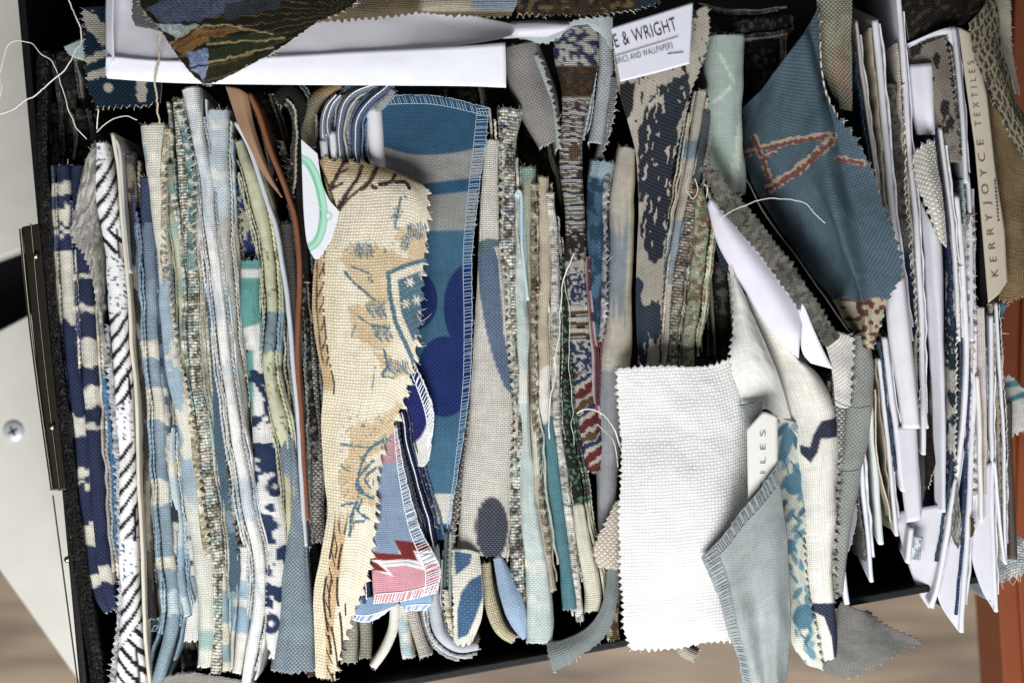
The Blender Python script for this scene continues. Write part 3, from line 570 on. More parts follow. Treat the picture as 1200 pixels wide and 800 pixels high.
sheet('blue and grey striped swatch with overlapping navy circles', [[(436, 113, -8), (438, 170, -8), (448, 300, -6), (470, 450, -6), (492, 550, -8), (500, 632, -12)], [(505, 112, 2), (508, 170, 2), (515, 300, 2), (520, 450, 2), (522, 550, 0), (514, 632, -10)], [(573, 127, 6), (569, 165, 8), (561, 225, 8), (553, 300, 6), (553, 380, 4), (551, 445, 2), (544, 505, 0), (535, 560, -4), (524, 632, -10)]],
      circles, fabric(3.4, .05, '#7fb2cf', contrast=.3), pink='', fray='rt', du=1.7, over='tr', okw=dict(inset=8.5, step=4.0, r=.42, mat=simple('blue_white_stitch', '#a9c0d4', .7)), wr=.8)
def navyc(x, y, u, v): return lerp(np.tile(C('#dedbd2'), (len(x), 1)), ell(x, y, 474, 470, 27, 50, -.15), '#1a2590')
sheet('white swatch with one violet blue disc and a white overlocked edge', [[(462, 425, 6), (474, 480, 6), (489, 545, 2)], [(472, 420, 10), (492, 480, 10), (498, 545, 4)], [(480, 413, 10), (507, 478, 10), (503, 530, 4)]], navyc, FINE, over='r', okw=dict(inset=9, step=4.2), du=1.7)
def pinkz(x, y, u, v):
    o = np.tile(C('#8ba3c0'), (len(x), 1)); o = lerp(o, 1-sstep(540, 543, y), '#c9929c')
    edgeY = np.interp(x, [425, 438, 476, 486, 505, 520], [656, 656, 659, 661, 657, 652]); o = lerp(o, sstep(-.5, .8, y-edgeY), '#dd97a2')
    o = lerp(o, pad(x, y, [(430, 652), (462, 654), (470, 655), (464, 634), (530, 638), (530, 650), (500, 648), (486, 647), (498, 663), (490, 661), (478, 657), (450, 660), (434, 662)]), '#e8e4e2')
    o = lerp(o, pad(x, y, [(432, 659), (452, 661), (478, 659), (500, 665), (487, 648), (520, 653), (520, 660), (506, 659), (497, 659), (500, 668), (475, 662), (452, 664), (462, 675), (440, 668)]), '#eae6e4')
    o = lerp(o, pad(x, y, [(430, 646), (470, 649), (462, 632), (530, 640), (520, 645), (484, 645), (490, 657), (478, 655), (450, 656), (430, 655)]), '#9c1c22')
    return lerp(o, pad(x, y, [(430, 654), (442, 659), (455, 670), (442, 668), (430, 668)]), '#9c1c22')
sheet('pale blue and pink swatch with a red zigzag and white overlocking', [[(452, 500, 16), (440, 560, 16), (435, 610, 16), (436, 660, 15), (438, 706, 12)], [(458, 498, 20), (460, 570, 20), (466, 630, 20), (474, 668, 19), (477, 702, 14)], [(463, 498, 18), (477, 565, 18), (493, 620, 18), (515, 664, 17), (513, 694, 12)]], pinkz, fabric(3.4, .03), du=1.5, over='rb', okw=dict(inset=10, step=3.2, r=.55), wr=.7)
stitched('navy and white whipped edge beside the pale blue and pink swatch', [(470, 478, 10), (478, 520, 10), (488, 560, 9), (499, 600, 8), (506, 640, 6)], 4.5, '#24335f', DARKW)
stitched('navy whipped strip on the inner side of the pink swatch', [(432, 600, 14), (428, 650, 14), (429, 700, 12)], 5, '#2d4675', DARKW)
sheet('denim blue square corner under the cream bird print', [[(418, 650, 6), (413, 690, 6), (412, 706, 4)], [(430, 650, 8), (428, 690, 8), (430, 706, 6)]], solid('#255e96'), LINEN)
sheet('blue overlocked hem beneath the denim square corner', [[(406, 698, 8), (404, 712, 4), (408, 724, -4)], [(430, 700, 10), (430, 716, 6), (432, 728, -2)], [(470, 692, 10), (466, 708, 6), (456, 716, -2)]], solid('#7f9dbd'), FINE, over='lb', okw=dict(inset=8, r=.7), fray='b')
sheet('sky blue overlocked corner beneath the pink swatch', [[(464, 695, 8), (470, 708, 4), (476, 716, -2)], [(505, 690, 9), (506, 705, 5), (502, 716, -2)]], solid('#86aacb'), FINE, over='b', okw=dict(inset=8, r=.7), fray='b')
# small ends by the box rim
fold('stone grey linen loop end at the box rim under the cream bird print', [(406, 700, -6, 12), (409, 740, -5, 12), (409, 776, -6, 11)], solid('#a5a08d'), COARSE, pink='b', amp=1.2)
fold('second stone grey linen fold end pressed against the first', [(424, 705, -6, 9), (428, 740, -5, 8), (427, 772, -6, 8)], solid('#98937f'), COARSE)
fold('ivory smooth rolled end curling out at the box rim', [(462, 706, 0, 7), (461, 735, 0, 7), (452, 760, 0, 6.5), (437, 782, -3, 5)], solid('#d5d0c4'), PLAIN, wob=.5)
fold('cream swatch end with pale teal patches at the box rim', [(470, 708, -3, 8), (473, 740, -3, 8), (479, 770, -5, 8)], patches(['#d6d1c0', '#a9c0c0'], 20, 9, 4), LINEN, fray='tb')
fold('oatmeal fuzzy swatch end at the box rim beside the pale teal one', [(483, 710, -3, 8), (490, 740, -3, 8), (499, 769, -5, 8)], solid('#c9c2b1'), FELT, fray='tb')
fold('small brown fuzzy end tucked behind the slate blue linen', [(362, 770, -14, 9), (366, 792, -14, 8)], solid('#5a4a35', .15), FELT)
sheet('grey fleece scrap lying along the box rim', [[(170, 806, -12), (205, 790, -10), (250, 790, -10), (300, 800, -12)], [(170, 830, -20), (210, 820, -20), (250, 815, -20), (300, 822, -20)]], solid('#a7a297'), FELT, fray='l')

# the cream bird print
def bird(x, y, u, v):
    o = np.tile(C('#dfd0ab'), (len(x), 1)); BL_, BR_, HN, LB = '#4d7f96', '#4a1f14', '#d4b277', '#e2d6b9'
    roll = sstep(0, 14, (x - 388) - 24*np.exp(-((y-215)/25)**2))*sstep(206, 240, y + (x-440)*.35); o = lerp(o, roll, LB)
    top = (1-sstep(205, 214, y + np.clip((400-x), 0, 40)*(-1.5) + (x-440)*-.12))*1.0
    o = lerp(o, np.maximum(top, (1-sstep(384, 394, x + (y-240)*-.05))*(1-sstep(255, 280, y))), '#d2b57f')
    # dark branches along the pinked top
    for P, w in (([(372, 186), (380, 205), (388, 225), (396, 250)], 2.2), ([(387, 222), (396, 205), (403, 190)], 4.5), ([(394, 205), (408, 198)], 3), ([(388, 222), (401, 215)], 3), ([(398, 245), (408, 225), (420, 208), (424, 196)], 4.8), ([(398, 245), (412, 230), (424, 220)], 3), ([(424, 222), (434, 212), (441, 198)], 5.5), ([(436, 218), (441, 221)], 4.5), ([(446, 216), (458, 214), (462, 206)], 5), ([(463, 214), (475, 214), (480, 222)], 4), ([(394, 250), (399, 236)], 3)): o = lerp(o, stroke(x, y, P, w), BR_)
    # honey patches
    for P in ([(398, 300), (410, 286), (450, 288), (470, 300), (500, 305), (500, 345), (455, 345), (448, 372), (430, 350), (410, 330)], [(462, 275), (480, 262), (500, 280), (500, 305), (478, 298)], [(408, 360), (440, 352), (455, 372), (460, 405), (440, 410), (415, 395)], [(412, 500), (445, 490), (470, 470), (455, 520), (430, 540), (438, 590), (405, 590), (396, 560), (408, 530)], [(436, 410), (470, 420), (480, 440), (450, 440)]): o = lerp(o, pad(x + (vn(x/5, y/5, 3)-.5)*7, y + (vn(x/5, y/5, 8)-.5)*9, P)*(.55 + .3*vn(x/11, y/9, 2)), HN)
    # blue shield with stars
    sh = pad(x, y, [(454, 318), (504, 300), (504, 430), (478, 412), (462, 378)]); o = lerp(o, sh, LB)
    o = lerp(o, stroke(x, y, [(506, 303), (478, 310), (455, 320), (457, 345), (464, 378), (480, 414), (486, 428)], 5, .3, 4, False), BL_); o = lerp(o, pad(x, y, [(466, 328), (502, 314), (502, 382), (484, 400), (470, 366)]), BL_)
    o = lerp(o, stroke(x, y, [(462, 326), (464, 345), (470, 375), (486, 408)], 2.2, .3, 4, False), LB)
    for cx, cy in ((480, 331), (488, 352), (496, 322), (494, 370), (476, 356)):
        for a in range(3): d = np.array([math.cos(a*1.05), math.sin(a*1.05)])*5; o = lerp(o, stroke(x, y, [(cx-d[0], cy-d[1]), (cx+d[0], cy+d[1])], 2), LB)
    # feather tufts
    for cx, cy, a, n, l in ((415, 293, .35, 4, 14), (432, 330, .4, 1, 0), (430, 362, .2, 4, 16), (437, 388, .1, 4, 16), (452, 430, -.1, 5, 12), (462, 250, 1.3, 2, 14), (478, 270, .7, 4, 16), (446, 520, .6, 3, 14), (470, 285, .9, 2, 12)):
        for q in range(n*2): o = lerp(o, stroke(x, y, [(cx + q*2.8, cy-6-(q % 3)*1.5), (cx+q*2.8+1, cy), (cx+q*2.6+3+l*math.cos(a+1.2)*.6, cy + l*(.45+.3*((q*7) % 3)/2))], 1.5, .9, q), BL_)
    for P, w in (([(404, 318), (416, 332), (440, 352)], 4), ([(411, 312), (432, 320)], 3), ([(470, 232), (466, 250), (463, 266), (467, 268)], 3.2), ([(475, 231), (477, 233)], 4), ([(450, 410), (454, 428), (448, 440), (462, 442)], 4), ([(420, 370), (434, 380), (455, 384)], 3), ([(412, 395), (418, 378)], 2), ([(440, 430), (436, 455)], 1.6),
                 ([(437, 540), (422, 556), (418, 572), (432, 582)], 4), ([(448, 515), (430, 530), (420, 560), (424, 575), (436, 584)], 5), ([(440, 548), (428, 560), (434, 572)], 4), ([(400, 520), (415, 522), (432, 524)], 3), ([(398, 545), (410, 552)], 3), ([(400, 592), (420, 588)], 3.5), ([(418, 588), (412, 605), (410, 628)], 5), ([(424, 585), (420, 598), (432, 608)], 4), ([(412, 612), (426, 610)], 4)): o = lerp(o, stroke(x, y, P, w*.72, .7), BL_)
    sp = sstep(.80, .84, vn(x/2.4, y/2.4, 6))*np.maximum(sstep(470, 500, y)*(1-sstep(590, 600, y))*sstep(395, 400, x), ell(x, y, 430, 290, 40, 9)); o = lerp(o, sp*.8, '#6d7c78')
    # tan plume with brown barbs down the side
    xl = np.interp(y, [300, 360, 410, 450, 500, 560, 600, 650, 700, 790], [368, 367, 372, 380, 377, 380, 385, 376, 369, 371])
    o = lerp(o, (1-sstep(9, 12, x-xl))*sstep(296, 305, y)*(1-sstep(450, 462, y)), '#cdaa72'); t = x - xl
    o = lerp(o, (1-sstep(.6, 1.6, np.abs(t-12-np.clip(300-y, 0, 60)*.25)))*sstep(255, 262, y)*(1-sstep(460, 470, y))*(vn(y/4, x*0, 3) > .38), BR_)
    o = lerp(o, (1-sstep(.5, 1.3, np.abs(t-4)))*sstep(300, 310, y)*(1-sstep(420, 430, y)), BR_)
    o = lerp(o, ((y + t*2.2) % 21 < 5)*(t > 6)*(t < 12)*sstep(310, 315, y)*(1-sstep(425, 430, y)), BR_)
    pl = sstep(585, 640, y); c1, c2 = 13, 26
    o = lerp(o, sstep(10, 13, t)*(1-sstep(24, 27, t+np.clip(y-700, 0, 90)*.12))*pl, '#d3ae76')
    for c, w in ((12, .9), (26, .9), (18, .6), (36, .5)): o = lerp(o, (1-sstep(w, w+.9, np.abs(t-c-2*np.sin(y/23+c)-(y-690)*.05)))*pl*(vn(y/14, x*0+c, 5) > (.15 if c in (12, 26) else .45)), BR_)
    return lerp(o, ((y - (t-13)*2.6) % 19 < 4)*(t > 12)*(t < 19)*pl, BR_)
sheet('cream linen swatch with a printed bird, starred blue shield and brown plume', [[(372, 184, 6), (381, 215, 10), (384, 245, 12), (370, 298, 14), (366, 360, 16), (372, 410, 17), (379, 450, 17), (376, 500, 17), (380, 560, 17), (384, 600, 16), (376, 650, 14), (368, 700, 10), (371, 792, 4)],
     [(405, 188, 12), (415, 215, 22), (424, 245, 28), (425, 300, 30), (425, 360, 30), (425, 410, 30), (425, 450, 29), (422, 500, 28), (418, 560, 26), (414, 600, 24), (402, 650, 20), (388, 700, 16), (382, 794, 6)],
     [(450, 197, 12), (468, 210, 24), (478, 235, 32), (476, 300, 34), (470, 360, 34), (464, 410, 33), (455, 450, 32), (445, 500, 30), (432, 560, 28), (428, 600, 26), (418, 650, 22), (400, 700, 18), (386, 794, 7)],
     [(482, 214, 14), (501, 222, 22), (502, 250, 26), (499, 300, 28), (494, 350, 28), (490, 400, 28), (481, 445, 27), (470, 480, 26), (446, 540, 25), (440, 600, 23), (432, 670, 18), (408, 735, 12), (390, 797, 6)]],
     bird, fabric(5.0, .08, contrast=.1, seamk=.3), pink='tr', fray='trb', du=1.45, amp=5.5, per=14, wr=.6, fl=6)

# middle run
def wave(x, y, u, v):
    o = np.tile(C('#ded8ca'), (len(x), 1)); n = (fbm(x/8, y/8, 4)-.5)*.10
    o = o*(1+n[:, None]); o = lerp(o, pad(x, y, [(560, 300), (567, 286), (577, 286), (584, 305), (586, 340), (590, 390), (597, 430), (599, 462), (590, 452), (578, 420), (569, 385), (563, 345)]), '#6684ab')
    o = lerp(o, pad(x, y, [(555, 297), (560, 284), (572, 279), (592, 283), (592, 290), (574, 289), (565, 297)]), '#5f8a8e'); return lerp(o, ell(x, y, 576, 619, 19, 37), '#3f4a68')
fold('ivory twill swatch with a wavy blue band and a slate oval', [(576, 163, 4, 8.5), (574, 220, 5, 9), (574, 290, 6, 12), (577, 350, 7, 17), (577, 400, 8, 21), (577, 450, 8, 25), (575, 510, 8, 28), (569, 580, 7, 31), (566, 652, 4, 32)], wave, fabric(3.4, .1, contrast=.3, bump=.6), du=1.6, flat=.55, wob=.6, pink='b', amp=1.2)
edge('dark tweed edge between the striped blue swatch and ivory twill', [(556, 470, -4), (549, 530, -4), (540, 590, -4), (531, 650, -4), (528, 700, -6)], -7, dashes('#6a675c', ['#b9b4a2', '#33343a'], 9, 5), TWEED)
def leafb(x, y, u, v):
    o = np.tile(C('#d8d3c3'), (len(x), 1)); o = lerp(o, pad(x, y, [(533, 645), (553, 648), (551, 660), (542, 668), (534, 674)]), '#41719b')
    return lerp(o, pad(x, y, [(537, 748), (536, 715), (541, 693), (551, 679), (564, 672), (565, 700), (556, 725), (548, 743)]), '#41719b')
sheet('cream swatch end printed with a large blue leaf', [[(531, 643, 4), (532, 700, 4), (533, 751, -6)], [(547, 643, 9), (549, 700, 9), (543, 753, -2)], [(561, 647, 5), (565, 690, 5), (564, 722, 2), (553, 749, -6)]], leafb, COARSE, pink='b', fray='bl', du=1.6)
fold('pale lined swatch wrapping round beneath the blue leaf end', [(509, 640, -6, 6), (508, 690, -5, 8), (511, 720, -5, 9), (520, 745, -6, 9), (538, 757, -9, 8), (560, 755, -14, 6)], solid('#b9bcc4'), PLAIN)
for k, (x0, c, t) in enumerate(((520, '#4c5a57', 'dark green'), (526, '#8a968f', 'grey green'))): card('thin %s card layer beside the blue leaf end' % t, [(x0+2, 622, -2), (x0+1, 690, -3), (x0+3, 740, -6)], c, 1.6, group='cards and paper labels among the swatches')
edge('cream pinked edge with a mustard tint beside the blue leaf end', [(519, 690, -2), (523, 720, -3), (528, 745, -5)], 5, dashes('#cdc6ad', ['#9a8f43'], 9, 5), LINEN)
fold('buttery cream swatch end curving under pale blue lining', [(569, 658, -6, 8), (574, 700, -6, 9), (585, 733, -7, 9), (604, 748, -10, 7)], solid('#cfc49d'), FELT)
sheet('smooth pale blue lining swatch end beside buttery cream', [[(577, 654, 0), (584, 690, 0), (596, 725, -3), (612, 750, -8)], [(586, 652, 4), (597, 690, 4), (607, 722, 1), (616, 748, -6)], [(590, 652, 0), (605, 680, 0), (614, 710, -2), (618, 747, -8)]], solid('#94aeca'), FINE)
fold('ragged layered swatch of sea green, cream and rust flecks', [(597, 127, 5, 14), (595, 170, 5, 10), (594, 230, 4, 9), (597, 300, 4, 8.5), (600, 390, 3, 7.5), (604, 470, 1, 5.5), (604, 560, 1, 7), (606, 630, 1, 8), (609, 705, -2, 7)], dashes('#d0d0c0', ['#7fa89f', '#5e78a0', '#a08467', '#e8e4d8', '#55554c'], 10, 17), BEAD, pink='t', fray='tblr', fl=5, amp=3.5)
edge('cream scalloped edge over the sea green ragged layers', [(588, 150, 7), (587, 230, 6), (591, 300, 6), (596, 390, 4), (601, 480, 3), (600, 560, 2)], 6, dashes('#ccc9b4', ['#88a89c', '#8c7a5e'], 10, 5), LINEN, per=10, amp=3.5)
fold('sea green checked linen swatch widening towards the box rim', [(608, 225, 1, 5), (610, 300, 2, 6.5), (612, 400, 2, 6.5), (613, 480, 2, 6.5), (617, 550, 2, 8.5), (622, 620, 3, 11), (629, 690, 4, 14), (633, 753, 3, 16)], bands('#b3c3bb', [(225, 300, '#9fb7bd'), (300, 340, '#c0c8c0'), (430, 470, '#d2cfc0'), (660, 672, '#cdd0c3'), (700, 712, '#c9cfc4')], 6, 5), MELA, flat=.7)
card('pale blue looped paper edge beside the sea green linen', [(604, 230, 5), (607, 222, 5), (611, 232, 5), (612, 290, 4), (617, 340, 3), (619, 352, 2)], '#b4cdd2', 1.3, group='cards and paper labels among the swatches')
fold('sage green swatch turning brown lower down, with a chewed edge', [(618, 196, 0, 10), (620, 250, 0, 9), (622, 320, 0, 7), (624, 400, 0, 6.5), (625, 470, 0, 5.5), (629, 540, 0, 5.5), (634, 600, 0, 7), (640, 660, -1, 8), (646, 692, -3, 7)], bands('#a3a98a', [(190, 215, '#93aa94'), (350, 470, '#8f7d60'), (470, 560, '#d0cbbb'), (560, 700, '#b9ad96')], 8, 5), LINEN, pink='t')
edge('brown scalloped edge beside the sage green swatch', [(629, 215, 2), (629, 290, 2), (629, 360, 2), (628, 440, 2), (630, 500, 2), (636, 580, 2), (645, 650, 0)], -6, dashes('#a39478', ['#6f5d42', '#cfc6b0'], 10, 8), FELT, per=11, amp=3)
fold('oatmeal swatch changing to white then teal towards the box rim', [(638, 207, 2, 8.5), (637, 260, 2, 8.5), (637, 330, 2, 8), (637, 400, 2, 8), (638, 470, 2, 8), (643, 510, 2, 7.5), (648, 560, 2, 8.5), (656, 620, 2, 9), (663, 660, 2, 9), (669, 713, 1, 10)], bands('#c3b698', [(430, 492, '#dcd8cc'), (492, 720, '#4f8c98')], 5, 2, .6), FINE)
fold('off white fuzzy swatch with ragged stitching beside the teal end', [(646, 225, 1, 6), (649, 300, 1, 6), (650, 400, 1, 5.5), (653, 480, 1, 5.5), (661, 560, 1, 5.5), (672, 640, 1, 5.5), (677, 690, 0, 6), (681, 728, -2, 5)], dashes('#d2cec2', ['#8f938c', '#f0ece2'], 8, 4), FELT, pink='l', fray='tblr', fl=4)
def greens(x, y, u, v):
    o = np.tile(C('#14231a'), (len(x), 1)); o = lerp(o, sstep(.68, .74, vn(u/2.6, v/2.4, 3)), '#5f8a6a'); return lerp(o, sstep(590, 594, y+(vn(x/3, y/3, 2)-.5)*8), '#d0cbb4')
fold('dark green glittery swatch that turns cream below', [(660, 300, -3, 4.5), (662, 360, -2, 5.5), (663, 440, -1, 7), (665, 490, -1, 8), (672, 550, 0, 8.5), (678, 590, 1, 8.5), (685, 630, 2, 10), (691, 670, 2, 12), (697, 717, 1, 12.5)], greens, FINE, du=1.7)
def totem(x, y, u, v):
    o = np.tile(C('#c6c2b6'), (len(x), 1)); n = vn(x/3.2, y/4.2, 5); NVY = '#2f457f'
    o = lerp(o, sstep(.46, .54, n)*(1-sstep(76, 79, y)), NVY); o = lerp(o, (1-sstep(.5, 1.2, np.abs((x+y*.2) % 9-4)))*sstep(54, 58, y)*(1-sstep(72, 74, y)), '#d5d2c8')
    br = sstep(76, 79, y)*(1-sstep(112, 116, y)); o = lerp(o, br, '#54391f'); o = lerp(o, br*sstep(.55, .7, n), '#7a5527')
    ban = sstep(114, 117, y)*(1-sstep(300, 303, y)); ph = (y + (vn(x/8, y/8, 2)-.5)*4) % 16
    o = lerp(o, ban*((ph < 2.6) | ((ph > 6) & (ph < 7.6))), '#2b3a6c'); o = lerp(o, ban*((ph > 10) & (ph < 13)), '#8a7c62'); o = lerp(o, ban*sstep(.66, .72, n)*(ph > 8), '#6b4a28')
    o = lerp(o, ell(x, y, 673, 178, 7, 9), '#7a5a35'); o = lerp(o, sstep(268, 272, y)*(1-sstep(305, 308, y))*sstep(.3, .5, n), '#4a301d')
    sc_ = np.maximum(sstep(312, 315, y)*(1-sstep(356, 359, y)), sstep(398, 401, y)*(1-sstep(436, 438, y))); o = lerp(o, sc_, '#c9c6be'); o = lerp(o, sc_*sstep(.42, .5, vn(x/2.4, y/2.8, 9)), NVY)
    st = sstep(358, 361, y)*(1-sstep(398, 400, y)); q = y % 13; o = lerp(o, st*(q < 4.5), '#7a5628'); o = lerp(o, st*((q > 5.5) & (q < 7.5)), '#1a2242'); o = lerp(o, st*(q >= 7.5), '#cfc9ba')
    lo = sstep(436, 438, y); d = (y + x*.75 + (vn(x/5, y/5, 3)-.5)*7) % 42; o = lerp(o, lo, '#cfc8b8'); o = lerp(o, lo*(d < 11), '#96202a'); o = lerp(o, lo*((d > 17) & (d < 27)), '#7d5b2c'); o = lerp(o, lo*((d > 29) & (d < 35)), '#2a468c'); return lerp(o, sstep(545, 547, y), '#8e2f38')
fold('woven folk pattern swatch in navy, brown, white and red', [(676, 31, 8, 23), (678, 60, 9, 24), (678, 88, 8, 22), (677, 112, 7, 17), (674, 136, 6, 12.5), (671, 170, 5, 11.5), (671, 220, 4, 11), (673, 260, 3, 10.5), (675, 310, 3, 11), (679, 370, 3, 11), (682, 420, 3, 11.5), (687, 470, 2, 12), (692, 510, 1, 11), (697, 552, -1, 10)], totem, fabric(3.0, .04, contrast=.35, bump=.7), du=1.5, flat=.6)
def redst(x, y, u, v): o = np.tile(C('#c9c5be'), (len(x), 1)); o = lerp(o, np.abs(v+1) < 2.0, '#93222c'); return lerp(o, (np.abs(v-3) < 1.6)*(vn(u/9, v*0, 4) > .4), '#2b3d73')
fold('thin red, white and navy striped edge beside the folk pattern', [(689, 300, 0, 5), (693, 370, 0, 5), (697, 430, 0, 5), (701, 480, -1, 5), (704, 530, -3, 5)], redst, LINEN, pink='r', fray='lr', fl=4)
fold('indigo denim swatch with a pale crumpled head', [(706, 188, 3, 17), (703, 210, 4, 15), (702, 235, 4, 13), (700, 280, 3, 11.5), (700, 330, 1, 8), (700, 395, -4, 5)], lambda x, y, u, v: lerp(patches(['#2c5473', '#4d7893'], 14, 8, 3)(x, y, u, v), 1-sstep(206, 212, y+(vn(x/4, y/4, 2)-.5)*10), '#9db3bf'), DARKW, pink='t', fray='tb', wob=1.6)
fold('streaked blue and taupe swatch with a cream head', [(736, 173, 3, 10), (730, 230, 4, 14), (727, 300, 4, 15), (726, 370, 4, 16), (722, 430, 2, 19), (716, 500, 0, 15), (714, 560, -2, 12), (710, 625, -6, 10)], lambda x, y, u, v: lerp(lerp(bands('#b7ae9d', [(430, 640, '#979b9f')], 10, 5)(x, y, u, v), .75*sstep(245, 285, y + (vn(v/1.6, u/60, 3)-.5)*60)*(1-sstep(355, 380, y + (vn(v/1.6, u/60, 6)-.5)*44)), '#71899a'), sstep(5, 9, v)*(1-sstep(430, 440, y))*.7, '#cdbf9d'), PLAIN, wob=.7)
edge('frayed lilac grey edge running beside the streaked blue swatch', [(714, 205, 4), (712, 260, 4), (712, 320, 4), (711, 370, 3), (706, 400, 2)], -6, dashes('#9c9ba3', ['#c9c7c9', '#54545c'], 9, 5), FINE)
sheet('beige linen corner with pinked edges beside the plain white swatch', [[(722, 588, 6), (707, 615, 8), (695, 642, 8), (700, 664, 6)], [(730, 583, 8), (732, 615, 10), (732, 668, 8)]], solid('#c6b6a2'), fabric(4.6, .3, contrast=.4), pink='lb', fray='lb')
sheet('grey linen ribbon flap hanging over the box rim', [[(640, 752, 0), (662, 748, 2), (690, 732, 4), (706, 706, 6), (713, 660, 4)], [(643, 770, 6), (672, 760, 8), (702, 737, 8), (716, 702, 8), (720, 660, 6)], [(648, 787, 2), (682, 768, 4), (712, 742, 4), (724, 700, 4), (727, 660, 2)]], solid('#87908f'), FINE, pink='', fray='tr', wr=.6)
fold('ochre lined cream cuff tucked beside the grey ribbon flap', [(720, 690, -2, 7), (717, 725, -3, 7), (718, 750, -5, 9)], patches(['#b9a98a', '#6d4f22'], 16, 7, 4), FELT, fray='tblr')
fold('small cream loop peeping below the plain white swatch', [(797, 742, -6, 8), (803, 760, -6, 10), (816, 768, -8, 9)], solid('#bfb8a0'), FELT)

# dim cloth deep in the gaps
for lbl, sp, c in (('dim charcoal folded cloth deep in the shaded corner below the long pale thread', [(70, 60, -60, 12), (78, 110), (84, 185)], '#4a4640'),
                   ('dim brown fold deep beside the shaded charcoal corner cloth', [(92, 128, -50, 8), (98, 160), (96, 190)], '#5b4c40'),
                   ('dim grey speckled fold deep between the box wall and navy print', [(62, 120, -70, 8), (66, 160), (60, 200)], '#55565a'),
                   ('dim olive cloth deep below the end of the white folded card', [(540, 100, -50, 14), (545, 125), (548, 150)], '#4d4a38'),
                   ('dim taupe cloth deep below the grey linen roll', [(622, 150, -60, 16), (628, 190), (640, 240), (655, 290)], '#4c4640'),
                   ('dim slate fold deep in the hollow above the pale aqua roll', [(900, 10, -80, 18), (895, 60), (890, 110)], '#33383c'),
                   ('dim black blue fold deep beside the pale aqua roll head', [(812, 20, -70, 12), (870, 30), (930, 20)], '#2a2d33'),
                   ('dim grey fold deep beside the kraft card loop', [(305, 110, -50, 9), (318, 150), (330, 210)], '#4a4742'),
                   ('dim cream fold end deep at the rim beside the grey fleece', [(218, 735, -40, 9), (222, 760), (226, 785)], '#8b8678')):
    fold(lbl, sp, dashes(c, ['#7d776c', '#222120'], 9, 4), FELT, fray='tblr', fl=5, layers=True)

# upper middle
def feather(x, y, u, v):
    x = x + (vn(x/6, y/6, 21)-.5)*3.5; y = y + (vn(x/6, y/6, 22)-.5)*3.5
    o = np.tile(C('#1d1e17'), (len(x), 1)); n = vn(x/2.6, y/2.2, 4); cx, cy = 432, 16; a = np.arctan2(y-cy, cx-x); rr = np.hypot(x-cx, y-cy)
    o = lerp(o, ((a*13 + .25*np.sin(rr/34)) % 1 < .17)*sstep(14, 40, rr), '#6f5a37')
    GR, GO, CRM = '#34452a', '#9a6a2c', '#b09a68'
    for P, c in (([(172, 10), (205, -8), (310, -10), (262, 16), (235, 25), (190, 27)], '#566886'), ([(262, 6), (330, -8), (330, 10), (262, 24)], '#3c4656'), ([(180, 28), (236, 27), (226, 36), (208, 47), (196, 38)], '#a3b2b4'),
                 ([(200, 55), (232, 35), (290, 33), (262, 43), (232, 54), (216, 68)], GO), ([(246, 44), (330, 38), (330, 44), (246, 53)], GR), ([(238, 58), (330, 47), (320, 55), (250, 72)], GR), ([(236, 94), (250, 78), (318, 60), (300, 74), (262, 88)], GR), ([(218, 62), (244, 57), (244, 76), (224, 78)], '#8398c4'), ([(224, 80), (246, 78), (240, 96)], '#93a5c8')): o = lerp(o, pad(x, y, P), c)
    for P, w, c in (([(168, 14), (180, 26), (200, 28), (240, 27)], 2, '#171614'), ([(200, 52), (226, 35), (262, 30), (320, 40)], 2.2, CRM), ([(244, 52), (290, 49), (334, 45)], 2.6, CRM), ([(244, 75), (280, 65), (320, 56)], 2.6, CRM), ([(236, 96), (252, 86), (290, 76)], 2, '#5d2f22'), ([(206, 58), (232, 44), (262, 38)], 1.6, '#7d4a20')): o = lerp(o, stroke(x, y, P, w), c)
    return o*(.72+.6*n)[:, None]
sheet('tapestry swatch with olive, gold and blue feathers on the white card', [[(160, -20, 62), (166, 8, 62), (186, 33, 62), (200, 54, 60), (222, 84, 56), (240, 100, 52)], [(290, -20, 72), (300, 14, 70), (300, 40, 66), (285, 62, 60), (262, 86, 56), (248, 98, 52)], [(425, -20, 72), (415, 6, 70), (370, 28, 66), (330, 56, 62), (290, 78, 58), (250, 98, 52)]], feather, fabric(4.0, .08, '#8a8468', contrast=.45, bump=.6), pink='br', fray='brl', du=1.6, fl=9)
sheet('grey felt scrap sticking out from the feather tapestry', [[(155, -10, 58), (157, 25, 56), (162, 30, 54)], [(180, -10, 58), (186, 30, 56), (188, 37, 54)]], solid('#6d6f70'), FELT, fray='lb')
def cardsheet(label, rails, col, th=1.4, du=5, **kw): return sheet(label, rails, solid(col, .015), PAPER, rim=False, wr=.25, thick=th, du=du, group='cards and paper labels among the swatches', name='sample_card', cat='card', **kw)
cardsheet('big white folded card lying across the top of the swatches', [[(124, 70, 54), (130, 66, 54), (200, 71, 54), (300, 67, 54), (420, 60, 54), (540, 54, 54), (592, 50, 54)], [(124, 86, 52), (200, 86, 52), (300, 84, 52), (420, 80, 52), (540, 77, 52), (593, 76, 52)], [(126, 92, 48), (200, 97, 48), (300, 99, 48), (420, 100, 48), (540, 101, 48), (593, 103, 48)]], '#e6e6ee')
cardsheet('grey shaded inner leaf standing behind the big white folded card', [[(124, -30, 36), (300, -30, 36), (420, -10, 36), (520, 10, 34), (605, 30, 30)], [(124, 20, 40), (300, 20, 40), (420, 20, 42), (520, 28, 36), (602, 38, 36)], [(124, 73, 52), (300, 68, 52), (420, 61, 52), (530, 54, 50), (598, 44, 44)]], '#d8d6dc')
